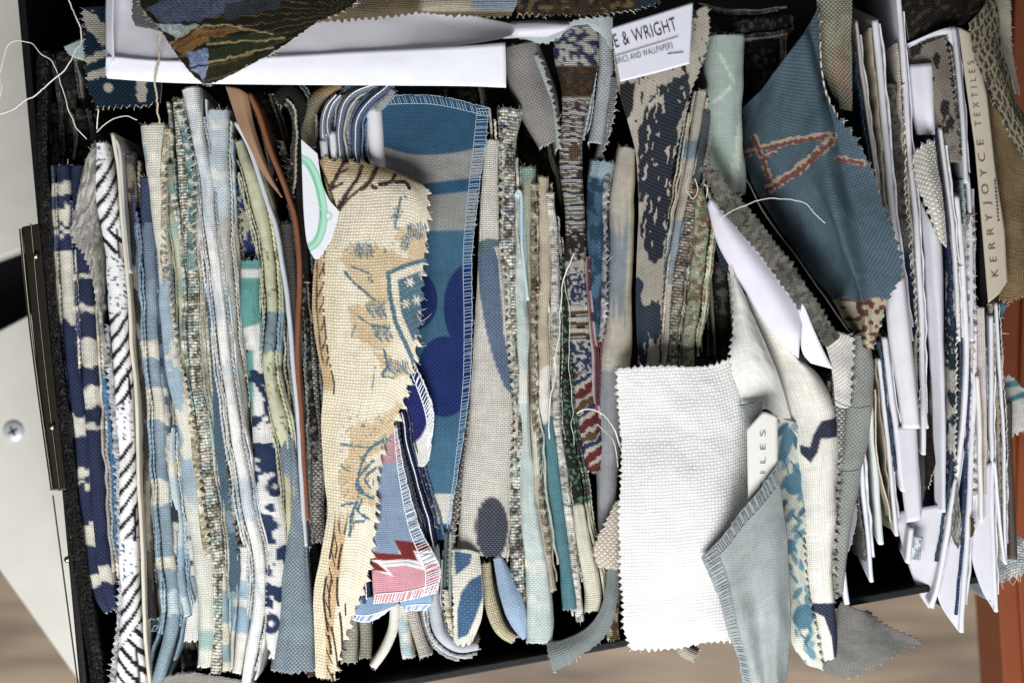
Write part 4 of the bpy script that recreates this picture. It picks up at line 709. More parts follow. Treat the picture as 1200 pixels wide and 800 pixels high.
cardsheet('white card side strip at the end of the big folded card', [[(124, -20, 40), (124, 40, 46), (125, 85, 50)], [(133, -20, 52), (133, 40, 55), (134, 72, 56)]], '#dcdce4')
def navyleaf(x, y, u, v):
    o = np.tile(C('#15324c'), (len(x), 1))
    for P, w in (([(102, 20), (118, 38), (124, 46)], 18), ([(100, 72), (124, 62)], 8), ([(100, 92), (124, 84)], 9), ([(166, 98), (166, 114)], 12)): o = lerp(o, stroke(x, y, P, w), '#b9b2a0')
    return lerp(o, ell(x, y, 127, 103, 5.5, 5.5), '#b9b2a0')
sheet('dark teal swatch with beige leaf bars under the big white card', [[(94, 8), (101, 60), (103, 100), (112, 127)], [(150, 4), (150, 60), (150, 100), (152, 126)], [(190, 4), (190, 60), (190, 100), (188, 122)]], navyleaf, fabric(3.6, .08, '#5c8195', contrast=.4), z=20, pink='lb', fray='lb', du=1.7)
sheet('pale teal frayed scrap beyond the beige leaf bars', [[(76, 55), (80, 62), (84, 66)], [(98, 45), (100, 60), (102, 72)]], solid('#a3b9b7'), FINE, z=14, fray='lrb')
def along(x, y, u, v): o = bands('#7d6c4f', [], 2, 1)(x, y, u, v); o = lerp(o, sstep(488, 500, x)*(1-sstep(12, 15, y)), '#c0b39a'); return lerp(o, sstep(545, 560, x)*(1-sstep(10, 14, y)), '#8fa3af')
sheet('brown tweed and blue cream swatch draped along the frame top', [[(385, -14, 60), (460, -10, 62), (540, -14, 64), (602, -14, 62)], [(368, 12, 60), (460, 8, 64), (540, 4, 68), (606, 2, 64)], [(370, 25, 56), (440, 20, 58), (500, 16, 60), (560, 20, 62), (598, 19, 58)]], along, FELT, pink='r', fray='r', du=2)
sheet('golden brown and navy velvet swatch near the corner label', [[(604, -20, 40), (680, -20, 44), (770, -20, 40)], [(604, 0, 46), (680, -4, 50), (770, -2, 44)], [(606, 17, 44), (690, 18, 46), (740, 14, 44), (775, 4, 40)]], lambda x, y, u, v: lerp(dashes('#4f3c22', ['#8a7040', '#23202a'], 16, 3)(x, y, u, v), sstep(746, 756, x + y*.8), '#2c3d5e'), FELT, pink='r', fray='r')
cardsheet('curled white paper scrap behind the grey linen roll', [[(598, 26, 24), (630, 24, 24), (668, 26, 20)], [(592, 36, 28), (625, 36, 30), (664, 34, 24)], [(588, 46, 20), (618, 44, 20), (640, 44, 16)]], '#cfccd2')
sheet('pale blue linen backing behind the folk pattern head', [[(600, 40, 6), (640, 40, 6), (664, 26, 8), (700, 20, 8), (718, 18, 8)], [(612, 48, 0), (640, 50, 0), (664, 40, 2), (700, 36, 2), (718, 60, 2)]], solid('#a9b4b8'), FINE, pink='rl', fray='r')
fold('plain grey linen roll beneath the end of the white card', [(613, 50, 4, 18), (621, 90, 5, 23), (634, 130, 4, 21), (645, 168, 0, 13)], solid('#8f8b86'), fabric(3.2, .25, '#c9c5bf', contrast=.35), wob=.7)
edge('thin pale edge beside the plain grey linen roll', [(632, 65, 4), (644, 100, 3), (653, 140, 2), (659, 175, 0)], -6, solid('#a7adae'), FINE)
fold('pale blue grey linen lining beside the folk pattern head', [(709, 32, 4, 10), (712, 80, 6, 10), (706, 120, 5, 9), (698, 168, 3, 9)], solid('#9fabb2'), fabric(3.2, .25, contrast=.35), pink='r', fray='tr')
edge('ragged grey edge beside the pale blue grey lining', [(724, 90, 6), (720, 130, 5), (712, 165, 3), (706, 186, 2)], -9, solid('#8f979c'), FELT, fray='lb')
def batik(x, y, u, v):
    x = x + (vn(x/4, y/5, 21)-.5)*3.5; y = y + (vn(x/4, y/6, 22)-.5)*9; o = np.tile(C('#b0a797'), (len(x), 1)); o = lerp(o, pad(x, y, [(748, 150), (760, 118), (782, 95), (806, 84), (808, 110), (794, 150), (788, 220), (776, 300), (764, 310), (752, 280), (749, 210)]), '#1d3049')
    o = lerp(o, pad(x, y, [(742, 325), (756, 332), (750, 352), (758, 360), (772, 350), (776, 380), (768, 405), (760, 392), (758, 430), (742, 430)]), '#1f4058'); o = lerp(o, pad(x, y, [(725, 100), (744, 95), (742, 130), (728, 150)]), '#141a26')
    fl_ = sstep(.72, .76, vn(x/3.0 + y*.06, y/8.0, 9)); o = lerp(o, fl_*sstep(745, 750, x)*sstep(95, 110, y)*(1-sstep(290, 300, y)), '#b9ad9d')
    o = lerp(o, sstep(.82, .85, vn(x/3.6+9, y/6.5, 12))*(1-sstep(150, 165, y)), '#171b24'); return lerp(o, sstep(.66, .70, vn(x/3.2+9, y/7.5, 15))*sstep(395, 400, y), '#b5a898')
sheet('taupe batik swatch with black navy blotches and flecks', [[(718, 60, 22), (726, 110, 16), (738, 150, 6), (746, 190, 2), (748, 260, 0), (746, 340, 0), (748, 432, -6)], [(770, 36, 34), (775, 90, 26), (775, 150, 14), (768, 220, 8), (764, 300, 6), (760, 360, 6), (760, 432, -2)], [(829, 6, 36), (832, 40, 32), (822, 75, 24), (806, 120, 14), (790, 190, 8), (782, 260, 5), (776, 340, 3), (770, 432, -6)]], batik, fabric(3.4, .04, contrast=.25), pink='r', fray='rt', du=1.6, wr=.7)
lb = sheet('white maker label lettered in black on the taupe batik swatch', [[(716, 33, 46), (721, 64, 46), (727, 96, 46)], [(764, 18, 46), (767, 51, 46), (768, 86, 46)], [(812, 3, 46), (810, 40, 46), (808, 75, 46)]], solid('#dcdce6', .01), PAPER, rim=False, wr=0, lin=True, thick=1.0, du=3, group='cards and paper labels among the swatches', name='paper_label', cat='label')
text(lb, 'E & WRIGHT', (720.5, 57), (794, 36), 47, 15.5, spacing=1.05)
text(lb, 'BRICS AND WALLPAPERS', (722, 76), (789, 57), 47, 7.2, spacing=1.08)
def bar(parent, a, b, z, w): 
    A, B = Q(*a, z), Q(*b, z); d = (B-A)/np.linalg.norm(B-A); n = np.array([-d[1], d[0], 0])*w/2; mesh_obj('printed_rule', [A-n+[0, 0, .9], B-n+[0, 0, .9], B+n+[0, 0, .9], A+n+[0, 0, .9]], [(0, 1, 2, 3)], INK, parent=parent, smooth=False)
bar(lb, (721, 66), (795, 43), 47, .8); bar(lb, (782, 63.5), (801, 61.5), 47, 1.0)
fold('white and pale blue slim swatch beside the taupe batik', [(826, 106, 6, 6), (814, 160, 5, 6), (802, 220, 4, 5.5), (793, 280, 3, 5), (785, 340, 2, 4.5), (779, 432, -2, 4)], bands('#b9b09f', [(165, 185, '#7e93a3'), (255, 330, '#8d9ba4')], 5, 4), LINEN)
fold('denim grey slim swatch beside the white and pale blue one', [(830, 130, 2, 6), (819, 190, 2, 6), (808, 250, 1, 6), (802, 300, 0, 5)], solid('#59636b'), LINEN)
fold('beaded tan bouclé swatch with a chunky weave'.replace('é', 'e'), [(812, 210, 3, 7), (804, 270, 3, 8), (797, 330, 3, 8), (790, 390, 2, 8), (786, 434, 0, 8)], dashes('#8d8271', ['#c4b9a3', '#4b443a'], 9, 3), BEAD)
fold('pale green felted swatch with tangled threads at its head', [(817, 220, 5, 8), (824, 255, 6, 12), (820, 300, 5, 11), (815, 350, 4, 10), (808, 400, 3, 9), (804, 436, 0, 9)], dashes('#b2b597', ['#c8caae', '#8b8f70', '#9a7340'], 15, 5), FELT, fray='tblr', fl=8)
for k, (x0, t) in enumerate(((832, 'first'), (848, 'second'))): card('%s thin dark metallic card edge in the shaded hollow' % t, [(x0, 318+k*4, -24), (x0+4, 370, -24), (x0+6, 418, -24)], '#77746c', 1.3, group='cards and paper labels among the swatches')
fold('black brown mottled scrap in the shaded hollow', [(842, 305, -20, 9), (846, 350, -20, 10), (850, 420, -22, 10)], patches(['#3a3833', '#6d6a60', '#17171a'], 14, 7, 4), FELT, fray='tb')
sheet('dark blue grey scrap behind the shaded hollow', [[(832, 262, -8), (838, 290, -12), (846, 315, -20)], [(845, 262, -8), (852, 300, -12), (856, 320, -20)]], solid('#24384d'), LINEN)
def aqua(x, y, u, v): o = np.tile(C('#a6b9ae'), (len(x), 1)); o = lerp(o, stroke(x, y, [(842, 62), (852, 80), (858, 98), (846, 112), (836, 120)], 3), '#c6d2c7'); return lerp(o, stroke(x, y, [(872, 130), (862, 190), (858, 226)], 9), '#c9d0c0')
fold('pale aqua cotton roll with faint leaf veins', [(853, 40, 8, 24), (853, 90, 10, 21), (852, 130, 10, 20), (854, 180, 9, 21), (857, 226, 5, 20)], aqua, PLAIN, wob=.6)
fold('grey green wing of cotton behind the pale aqua roll', [(836, 120, 0, 9), (830, 160, 0, 12), (826, 200, -2, 10)], solid('#93a79b'), PLAIN)
def branch(x, y, u, v):
    o = np.tile(C('#4f6877'), (len(x), 1)); o = o*(1 + (fbm(x/9, y/9, 3)-.5)[:, None]*.3)
    for P, w in (([(868, 182), (900, 172), (935, 164), (976, 158)], 8), ([(884, 160), (892, 180), (905, 218)], 7), ([(900, 222), (915, 212), (945, 192), (974, 165)], 10), ([(892, 186), (908, 178)], 5), ([(981, 185), (1012, 191)], 7)): o = lerp(o, stroke(x, y, P, w, .5), '#c0a585'); o = lerp(o, stroke(x, y, [(a, b+1.5) for a, b in P], w*.6, .8, 5), '#94392a')
    t = sstep(349, 352, y + np.sin(x/6)*2); o = lerp(o, t, '#bdb086'); return lerp(o, t*sstep(.55, .61, vn(x/6.5, y/4.5, 3)), '#8f1f1b')
sheet('teal linen swatch with a cream and red branch, draped over cards', [[(868, 128, -50), (874, 190, -50), (890, 232, -60), (935, 300, -60), (985, 365, -40), (1014, 402, 0)], [(905, 88, 24), (920, 150, 20), (945, 230, 4), (980, 300, -10), (1005, 360, 4), (1017, 406, 14)], [(938, 45, 52), (955, 120, 56), (968, 210, 58), (985, 280, 54), (1008, 350, 44), (1019, 407, 26)], [(948, 30, 46), (968, 110, 44), (985, 180, 46), (1005, 260, 46), (1022, 345, 40), (1021, 407, 26)], [(958, 8, 48), (965, 90, 54), (980, 128, 58), (1006, 165, 60), (1036, 240, 58), (1057, 310, 52), (1042, 352, 42), (1023, 408, 26)]], branch, fabric(3.5, .16, '#8fa9b3', contrast=.3), pink='r', fray='r', du=1.6, amp=3, per=11, wr=1.1)
sheet('olive woven swatch with orange stains behind the teal linen', [[(956, -15, 40), (960, 60, 38), (972, 105, 34), (988, 128, 30)], [(980, -15, 46), (982, 60, 44), (985, 128, 36)], [(998, -15, 40), (1000, 60, 38), (998, 130, 32)]], lambda x, y, u, v: lerp(patches(['#948d68', '#7d7a60'], 26, 12, 3)(x, y, u, v), ell(x, y, 984, 78, 9, 26)*.6 + ell(x, y, 996, 110, 7, 12)*.7, '#a5663a'), fabric(3.6, .2, contrast=.6), du=1.8)

# white swatch, drape and neighbours
sheet('bright white plain linen swatch with pinked edges, largest in the box', [[(722, 431, 20), (727, 530, 24), (725, 620, 26), (730, 720, 20), (738, 762, 14)], [(780, 429, 30), (785, 530, 36), (785, 620, 38), (790, 720, 32), (798, 758, 24)], [(832, 427, 30), (840, 520, 34), (842, 620, 38), (838, 720, 34), (832, 752, 28)], [(857, 418, 24), (868, 470, 18), (872, 530, 10), (876, 620, 8), (874, 700, 12), (868, 750, 20)], [(861, 418, 0), (876, 470, -14), (882, 530, -24), (884, 620, -24), (882, 700, -14), (876, 750, -4)]], solid('#dddcd9', .01), fabric(5.6, .2, '#f4f4f2', contrast=.1, bump=.26, fuzz=.12, seamk=.28, tn=.12), pink='ltb', fray='ltb', amp=2.4, per=8, du=1.8, wr=.75)
sheet('soft ivory cloth turned back beside the bright white linen', [[(853, 300, 12), (858, 345, 14), (859, 390, 18), (855, 420, 22), (864, 470, 20), (872, 496, 16)], [(856, 305, 18), (868, 355, 24), (878, 400, 28), (886, 435, 26), (900, 480, 18)], [(858, 312, 14), (880, 368, 16), (903, 424, 16), (920, 470, 12), (936, 520, 4)]], solid('#dad8d0', .02), PLAIN, pink='l', fray='l', per=9, amp=2.6)
def tulip(x, y, u, v):
    o = np.tile(C('#e0dccf'), (len(x), 1)); o = lerp(o, pad(x, y, [(980, 488), (962, 494), (953, 510), (949, 524), (938, 521), (938, 530), (950, 542), (958, 530), (962, 514), (980, 512)]), '#2b3a63')
    return lerp(o, pad(x, y, [(948, 706), (982, 706), (984, 775), (978, 778), (974, 745), (966, 722), (950, 714)]), '#2b3a63')
sheet('heavy cream swatch with navy painted tulip marks', [[(872, 344, 0), (891, 395, 4), (912, 450, 6), (928, 510, 6), (938, 580, 6), (940, 640, 4), (948, 700, 0), (960, 772, -6)], [(884, 346, 10), (912, 398, 14), (936, 450, 16), (951, 510, 16), (957, 580, 15), (957, 640, 14), (962, 700, 10), (969, 774, 0)], [(894, 350, 8), (928, 408, 12), (956, 440, 12), (976, 500, 12), (976, 580, 10), (976, 640, 9), (978, 700, 6), (981, 770, -4)], [(894, 350, -60), (926, 408, -60), (953, 440, -60), (972, 500, -60), (972, 580, -60), (971, 640, -60), (973, 700, -60), (976, 768, -60)]], tulip, fabric(3.6, .05, contrast=.12, bump=.3), du=1.8, pink='b', amp=1)
cardsheet('lilac white smooth paper sheet slanting between grey and cream cloth', [[(828, 238, 16), (842, 288, 16), (876, 345, 16), (908, 395, 16), (936, 420, 16)], [(832, 234, 24), (860, 280, 28), (900, 335, 28), (925, 378, 26), (938, 392, 24)], [(837, 230, 16), (878, 270, 18), (923, 330, 18), (938, 352, 18), (942, 372, 18)]], '#d3d0da')
cardsheet('folded white paper flap at the foot of the slanting sheet', [[(936, 352, 20), (937, 385, 18), (940, 412, 14), (950, 425, 12)], [(942, 356, 22), (955, 388, 22), (966, 412, 18), (976, 432, 14)]], '#dfdde4')
sheet('dark grey green pinked swatch slanting above the paper sheet', [[(820, 196, 22), (848, 248, 22), (898, 308, 22), (938, 366, 22), (968, 408, 20)], [(834, 190, 28), (866, 232, 28), (914, 290, 28), (952, 345, 26), (985, 395, 22)]], dashes('#67655a', ['#4a483f', '#7f7c70'], 8, 4), FINE, pink='lr', fray='l', amp=2.6)
sheet('dark tan pinked lining under the grey green slanting swatch', [[(836, 232, 14), (870, 288, 14), (908, 340, 14), (944, 385, 14), (960, 405, 14)], [(848, 228, 20), (882, 278, 20), (920, 330, 20), (955, 378, 18), (975, 404, 16)]], dashes('#5a5045', ['#3c352d', '#756a5a'], 8, 6), FINE, pink='lr', fray='l', amp=2.6)
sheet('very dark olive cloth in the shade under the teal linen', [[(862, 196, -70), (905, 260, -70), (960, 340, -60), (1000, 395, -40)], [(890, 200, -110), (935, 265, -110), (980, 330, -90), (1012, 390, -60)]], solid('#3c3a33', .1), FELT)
sheet('off white grainy linen corner with pinked teeth below the teal tip', [[(953, 376, 14), (965, 400, 14), (974, 430, 14), (979, 475, 10)], [(972, 384, 20), (985, 402, 20), (990, 440, 18), (990, 478, 12)], [(985, 388, 18), (1001, 398, 18), (1000, 440, 16), (996, 476, 10)]], solid('#cfccc4'), fabric(3.6, .3, contrast=.4), pink='tr', fray='tr', amp=3.4, per=10)
fold('black and white nailhead tweed swatch below the off white corner', [(987, 440, 4, 13), (984, 500, 4, 12), (980, 560, 3, 9), (977, 620, 0, 6)], solid('#7f7f7c'), fabric(4.4, .6, '#d9d9d4', contrast=.6, bump=.6))
fold('grey green checked linen swatch tapering below the teal tip', [(1010, 392, 8, 11), (1012, 440, 9, 14), (1008, 490, 9, 17), (1001, 540, 8, 15), (994, 590, 7, 11), (988, 640, 5, 7.5), (985, 695, 2, 5)], solid('#959b94'), fabric(3.4, .15, contrast=.35), wob=.7)
edge('ragged grey seam with toothed edge beside the heavy cream swatch', [(984, 520, 8), (983, 580, 7), (981, 640, 6), (980, 705, 3)], -8, dashes('#a5a496', ['#55544c', '#d9d6c8'], 9, 3), FELT, per=10, amp=4)
def floral(x, y, u, v):
    o = np.tile(C('#d9dccb'), (len(x), 1)); B1, B2 = '#6fa3b6', '#4f87a0'
    g = np.random.default_rng(5)
    for yy in range(486, 792, 7):
        xc = np.interp(yy, [488, 540, 600, 650, 700, 750, 780], [920, 927, 930, 930, 938, 945, 955]) + g.uniform(-13, 13); a = g.uniform(-.9, .9)
        o = lerp(o, ell(x, y, xc, yy + g.uniform(-4, 4), g.uniform(2, 4.8), g.uniform(5, 12), a), (B1, B2, B1, '#8fb6c2')[int(g.integers(4))])
        if g.random() < .5: o = lerp(o, stroke(x, y, [(xc-6, yy-9), (xc, yy), (xc+g.uniform(-4, 8), yy+12)], 1.5, .6, yy), ('#d9dccb', '#3f7087')[int(g.integers(2))])
    for cx, cy, rx, ry in ((931, 566, 11, 14), (942, 722, 12, 15), (921, 520, 7, 20), (925, 640, 7, 9)): o = lerp(o, ell(x, y, cx, cy, rx, ry, .2), '#5d98b0')
    return o*(1 + (fbm(u/7, v/5, 9)-.5)*.2)[:, None]
sheet('blue and cream floral swatch with a pinked edge beside the sage drape', [[(908, 488, 4), (910, 540, 4), (915, 600, 4), (919, 650, 4), (926, 700, 2), (928, 750, 0), (945, 776, -4)], [(921, 491, 12), (926, 540, 12), (930, 600, 12), (931, 650, 12), (938, 700, 10), (944, 745, 6), (954, 780, 0)], [(933, 495, 8), (941, 540, 8), (943, 600, 8), (941, 650, 8), (949, 700, 6), (958, 740, 4), (963, 784, -2)]], floral, FINE, pink='r', fray='r', du=1.6, per=9, amp=2.8)
tl = sheet('off white textile label card half hidden by the sage drape', [[(875, 503, 48), (876, 550, 48), (877, 602, 48)], [(895, 481, 49), (895, 540, 49), (895, 600, 49)], [(911, 487, 48), (911, 540, 48), (911, 590, 48)]], solid('#dedcd6', .01), PAPER, rim=False, wr=0, lin=True, thick=3.0, du=4, group='cards and paper labels among the swatches', name='paper_label', cat='label')
text(tl, 'TILES', (897, 574), (897, 505), 51, 6.6, simple('grey_ink', '#6f6a68', .6), spacing=1.9)
sheet('grey wisp of lining above the textile label card', [[(866, 475, 26), (872, 488, 30), (876, 502, 34)], [(893, 470, 26), (893, 480, 30), (894, 486, 34)]], solid('#a5adac'), FINE, fray='tr')
def sage(x, y, u, v): o = np.tile(C('#a6b1b1'), (len(x), 1)); return o*(1 + (fbm(x/26, y/40, 3)-.5)*.25)[:, None]
sheet('sage grey satin drape with grey overlocked hem falling past the box rim', [[(824, 653, 48), (838, 690, 54), (852, 728, 54), (864, 770, 50), (874, 815, 44)], [(846, 630, 56), (860, 690, 66), (872, 740, 66), (882, 780, 62), (888, 815, 54)], [(868, 600, 58), (880, 670, 62), (890, 730, 60), (896, 780, 56), (900, 815, 50)], [(892, 572, 60), (902, 650, 68), (910, 720, 68), (910, 780, 62), (910, 815, 56)], [(913, 543, 54), (920, 630, 56), (927, 700, 54), (925, 760, 48), (918, 815, 42)]], sage, fabric(2.9, .15, contrast=.2, bump=.3), over='lt', okw=dict(inset=15, step=3.4, r=.8, mat=simple('grey_stitch_thread', '#959b9e', .7)), wr=.8, fray='', du=2)
sheet('pale blue underside flap showing below the sage drape', [[(864, 745, 30), (868, 780, 30), (870, 815, 30)], [(884, 760, 28), (886, 790, 28), (888, 815, 28)]], solid('#b3c2c4'), FINE)
sheet('grey sheer triangle hanging over the box rim at the cards', [[(986, 704, -8), (968, 740, -8), (962, 783, -8), (985, 794, -8)], [(1006, 714, -2), (1005, 745, 0), (1000, 772, -2), (1010, 788, -6)], [(1014, 718, -8), (1045, 734, -6), (1066, 744, -6), (1080, 751, -8)]], solid('#87857f', .06), FINE, pink='br', fray='b', wr=1.0)

# cards at the other side
CW = '#d6d5da'
def rc(label, pts, hw=3, col=CW, D=240, lean=(0, .30), **kw): return card(label, pts, col, hw*.72, layers='card' if len(pts) > 3 else None, D=D, lean=lean, **kw)
rc('tan edged white card tucked behind the teal linen edge', [(1003, 25, 2), (1019, 150, 2), (1034, 260, 2), (1048, 365, 2), (1060, 460, 2)], 1.8, '#cfc8bf')
rc('long white card with a thick bright edge beside the teal linen', [(1026, 24, 6), (1037, 150, 6), (1049, 270, 6), (1060, 345, 6), (1068, 400, 6)], 4.5)
cardsheet('broad white card face below the teal tip', [[(1037, 345, 12), (1042, 400, 12), (1052, 460, 12), (1058, 501, 12)], [(1050, 330, 22), (1058, 400, 22), (1066, 460, 22), (1072, 502, 22)], [(1060, 322, 20), (1068, 400, 20), (1074, 460, 20), (1078, 502, 20)]], CW)
rc('tallest white card reaching past the frame top', [(1053, -15, 8), (1060, 80, 8), (1067, 180, 8), (1074, 260, 7), (1080, 360, 6), (1082, 440, 5), (1083, 533, 3)], 3.5)
def greyland(x, y, u, v): o = dashes('#77716a', ['#8f8880', '#5a554f'], 9, 3)(x, y, u, v); o = lerp(o, sstep(290, 300, y + (x-1060)*.5), '#1f3468'); return lerp(o, sstep(96, 98, y)*(1-sstep(112, 116, y))*(vn(x/4, y/4, 3) > .55), '#4b5a45')
sheet('grey woven swatch turning navy, mounted on the tallest white card', [[(1036, 97, -20), (1042, 180, -20), (1050, 280, -20), (1056, 360, -20), (1062, 430, -20), (1068, 500, -24)], [(1056, 98, 6), (1061, 180, 6), (1068, 280, 5), (1073, 360, 4), (1076, 430, 3), (1078, 500, 0)]], greyland, LINEN, pink='r', fray='r', per=10, amp=3, group='fabric swatches mounted between the cards')
cardsheet('white looped card open like a tube near the cream pinked corner', [[(1062, 76, -6), (1066, 120, -6), (1074, 158, -10)], [(1080, 75, 10), (1084, 120, 10), (1090, 158, 6)], [(1090, 74, 12), (1092, 120, 12), (1094, 158, 8)], [(1093, 74, 2), (1095, 120, 2), (1097, 158, -2)]], '#d6d5dc')
sheet('cream basket weave corner with pinked teeth among the cards', [[(1068, 182, 20), (1074, 215, 20), (1090, 250, 18), (1101, 280, 14)], [(1082, 168, 26), (1090, 215, 26), (1097, 250, 22), (1104, 285, 16)], [(1096, 163, 20), (1101, 215, 20), (1105, 250, 18), (1108, 290, 12)]], solid('#c3bdae'), fabric(4.6, .35, contrast=.45), pink='tl', fray='tl', amp=3.5, per=10, group='fabric swatches mounted between the cards')
rc('white card behind the cream basket weave corner', [(1103, 150, 10), (1109, 200, 10), (1116, 260, 9), (1121, 330, 8), (1124, 400, 6)], 2.5, '#d9d6d6')
cardsheet('smooth pale grey card bowed below the cream corner', [[(1077, 232, -4), (1082, 300, -6), (1086, 380, -8), (1092, 450, -10), (1096, 600, -14)], [(1092, 262, 12), (1096, 330, 12), (1101, 400, 10), (1105, 480, 8), (1106, 600, 4)], [(1102, 275, 8), (1105, 330, 8), (1106, 400, 6), (1107, 480, 4), (1107, 600, 0)]], '#cdccd3')
def arab(x, y, u, v): n = fbm(x/13+5, y/26+2, 41); o = np.tile(C('#b9b6ac'), (len(x), 1)); o = lerp(o, sstep(.49, .51, n), '#23455a'); return lerp(o, (1-sstep(0, .025, np.abs(fbm(x/10, y/14, 44)-.52))), '#dcd9cc')
sheet('dark teal and cream scrollwork swatch between white cards', [[(1106, 290, -14), (1108, 380, -14), (1107, 470, -14), (1102, 560, -14), (1097, 610, -16)], [(1122, 290, 6), (1124, 380, 6), (1123, 470, 6), (1118, 560, 4), (1111, 615, 0)]], arab, LINEN, pink='r', fray='r', group='fabric swatches mounted between the cards', du=1.7)
def arab2(x, y, u, v): n = fbm(x/15+9, y/30+4, 51); o = np.tile(C('#bcb9b4'), (len(x), 1)); o = lerp(o, sstep(.50, .52, n), '#2d4c63'); return lerp(o, sstep(.62, .64, n), '#3b2a20')
sheet('pale grey swatch with teal and brown scrolls between white cards', [[(1081, 340, -30), (1088, 400, -30), (1090, 480, -30), (1092, 560, -32)], [(1094, 330, -6), (1102, 400, -6), (1104, 480, -6), (1104, 560, -10)]], arab2, LINEN, pink='r', fray='r', group='fabric swatches mounted between the cards', du=1.8)
rc('white card with a silver pinked fabric edge', [(1122, 230, 6), (1128, 300, 6), (1132, 380, 6), (1133, 440, 6), (1127, 520, 5), (1115, 600, 4), (1101, 680, 2), (1091, 710, 0)], 3.4, '#e2e0e4', D=280)
edge('silver grey pinked fabric edge alongside white card', [(1141, 250, 5), (1142, 330, 5), (1141, 420, 4), (1142, 500, 3), (1144, 580, 2)], -9, dashes('#c3bcb6', ['#8d8681', '#dedad6'], 9, 3), LINEN, per=11, amp=3, group='fabric swatches mounted between the cards')
rc('narrow white card curled at its top corner', [(1134, 205, 6), (1138, 250, 6), (1139, 330, 6), (1140, 400, 5)], 2.2, '#c9c8d2')
rc('long white card ending in the lowest pointed tip', [(1144, 380, 4), (1143, 460, 4), (1139, 540, 4), (1134, 630, 2), (1127, 741, -2)], 3.6, D=320)
rc('white card whose foot ends beside the lowest pointed tip', [(1162, 370, 3), (1163, 450, 3), (1163, 540, 3), (1165, 630, 2), (1168, 717, -2)], 2.6, D=320)
rc('short narrow white card with a rounded foot', [(1146, 440, 8), (1149, 520, 8), (1151, 612, 6)], 2.6, '#dedbd6', D=60)
sheet('pinkish beige swatch between two long white cards', [[(1140, 360, -8), (1142, 460, -8), (1144, 580, -10)], [(1155, 360, 4), (1156, 460, 4), (1157, 580, 0)]], solid('#cbbfbb'), LINEN, pink='l', fray='l', group='fabric swatches mounted between the cards', per=10)
def navym(x, y, u, v): return patches(['#2e4a86', '#b9bcc4', '#1c1e2c'], 18, 8, 6)(x, y, u, v)
sheet('blue and white mottled swatch behind the outermost card', [[(1160, 360, -10), (1164, 440, -10), (1170, 520, -10), (1172, 640, -14)], [(1170, 355, 4), (1175, 440, 4), (1180, 520, 3), (1180, 640, -4)]], navym, LINEN, group='fabric swatches mounted between the cards', fray='r')
rc('outermost thin white card with a tall narrow fold', [(1167, 355, 4), (1172, 430, 4), (1176, 500, 3), (1178, 580, 2), (1179, 661, 0)], 1.5, '#d8d8dc', D=200)
rc('thin white card leaning against the outermost one', [(1166, 540, 5), (1171, 600, 4), (1178, 660, 3)], 1.6, '#dfdfe4', D=60)
card('dark brown board edge beside the outermost card', [(1181, 470, -6), (1184, 560, -6), (1188, 655, -8)], '#4d423c', 5, D=150)
# lower cards nearest the teal tip
rc('pale grey white card with its foot over the black gap', [(1004, 480, 3), (1011, 560, 3), (1017, 620, 2), (1021, 682, 0)], 2.6, '#dadde4', D=200)
rc('pale green tinted card with a thick edge above the black gap', [(1019, 470, 5), (1026, 540, 5), (1033, 638, 3)], 4, '#cfd6d3', D=150)
sheet('gold and teal ribbon edge between two white cards', [[(1020, 470, -4), (1026, 540, -4), (1034, 600, -6), (1038, 612, -8)], [(1026, 455, 8), (1031, 540, 8), (1039, 600, 6), (1042, 612, 2)]], lambda x, y, u, v: lerp(bands('#8a5a22', [(520, 640, '#a5977d')], 4, 3)(x, y, u, v), sstep(602, 605, y), '#1f5a5c'), LINEN, group='fabric swatches mounted between the cards')
rc('white card standing just beyond the gold ribbon edge', [(1030, 420, 4), (1039, 500, 4), (1046, 570, 3), (1051, 628, 1)], 2.4)
rc('white card with a folded double edge beside the broad face', [(1037, 395, 7), (1045, 460, 7), (1053, 520, 6), (1060, 576, 5)], 4.2)
rc('white card hanging below the broad card face', [(1071, 495, 5), (1075, 550, 4), (1079, 602, 3)], 3.6)
cardsheet('wide lilac white card face below the broad one', [[(1050, 500, 4), (1056, 560, 2), (1062, 612, 0)], [(1064, 498, 12), (1070, 560, 10), (1075, 610, 8)], [(1074, 498, 12), (1077, 560, 10), (1080, 606, 8)]], '#c6c5cc')
rc('narrow card stub above the dark brown torn patch', [(1083, 440, 4), (1085, 490, 4), (1087, 502, 3)], 2, '#c6c4c8', D=60)
def brownt(x, y, u, v): return dashes('#3a2618', ['#55392a', '#20150f'], 10, 4)(x, y, u, v)
sheet('dark brown torn patch on a white card', [[(1083, 500, -14), (1084, 540, -14), (1086, 568, -16)], [(1094, 496, -6), (1099, 530, -6), (1090, 572, -12)]], brownt, FELT, fray='rb', group='fabric swatches mounted between the cards')
cardsheet('large white card face slanting to the pointed tips', [[(1048, 600, -24), (1058, 640, -24), (1075, 690, -26), (1088, 712, -28)], [(1075, 595, -10), (1085, 640, -10), (1092, 690, -14), (1092, 712, -20)], [(1108, 590, -4), (1108, 640, -6), (1100, 690, -14), (1094, 713, -20)]], '#c6c5cc')
cardsheet('white card face slanting to the lowest pointed tip', [[(1096, 690, -9), (1104, 712, -9), (1122, 738, -9)], [(1112, 640, -5), (1118, 690, -5), (1125, 738, -7)], [(1130, 600, -2), (1130, 690, -3), (1127, 740, -6)]], '#c6c5cc')
cardsheet('white card face spreading beneath the outer cards', [[(1132, 560, -6), (1136, 640, -8), (1150, 690, -8), (1166, 714, -8)], [(1162, 540, 2), (1163, 640, 0), (1167, 716, -4)]], '#c6c5cc')
rc('small white folded slip with a blue grey patch by the black gap', [(1068, 618, 2), (1066, 640, 2), (1064, 660, 0)], 3.4, D=40)
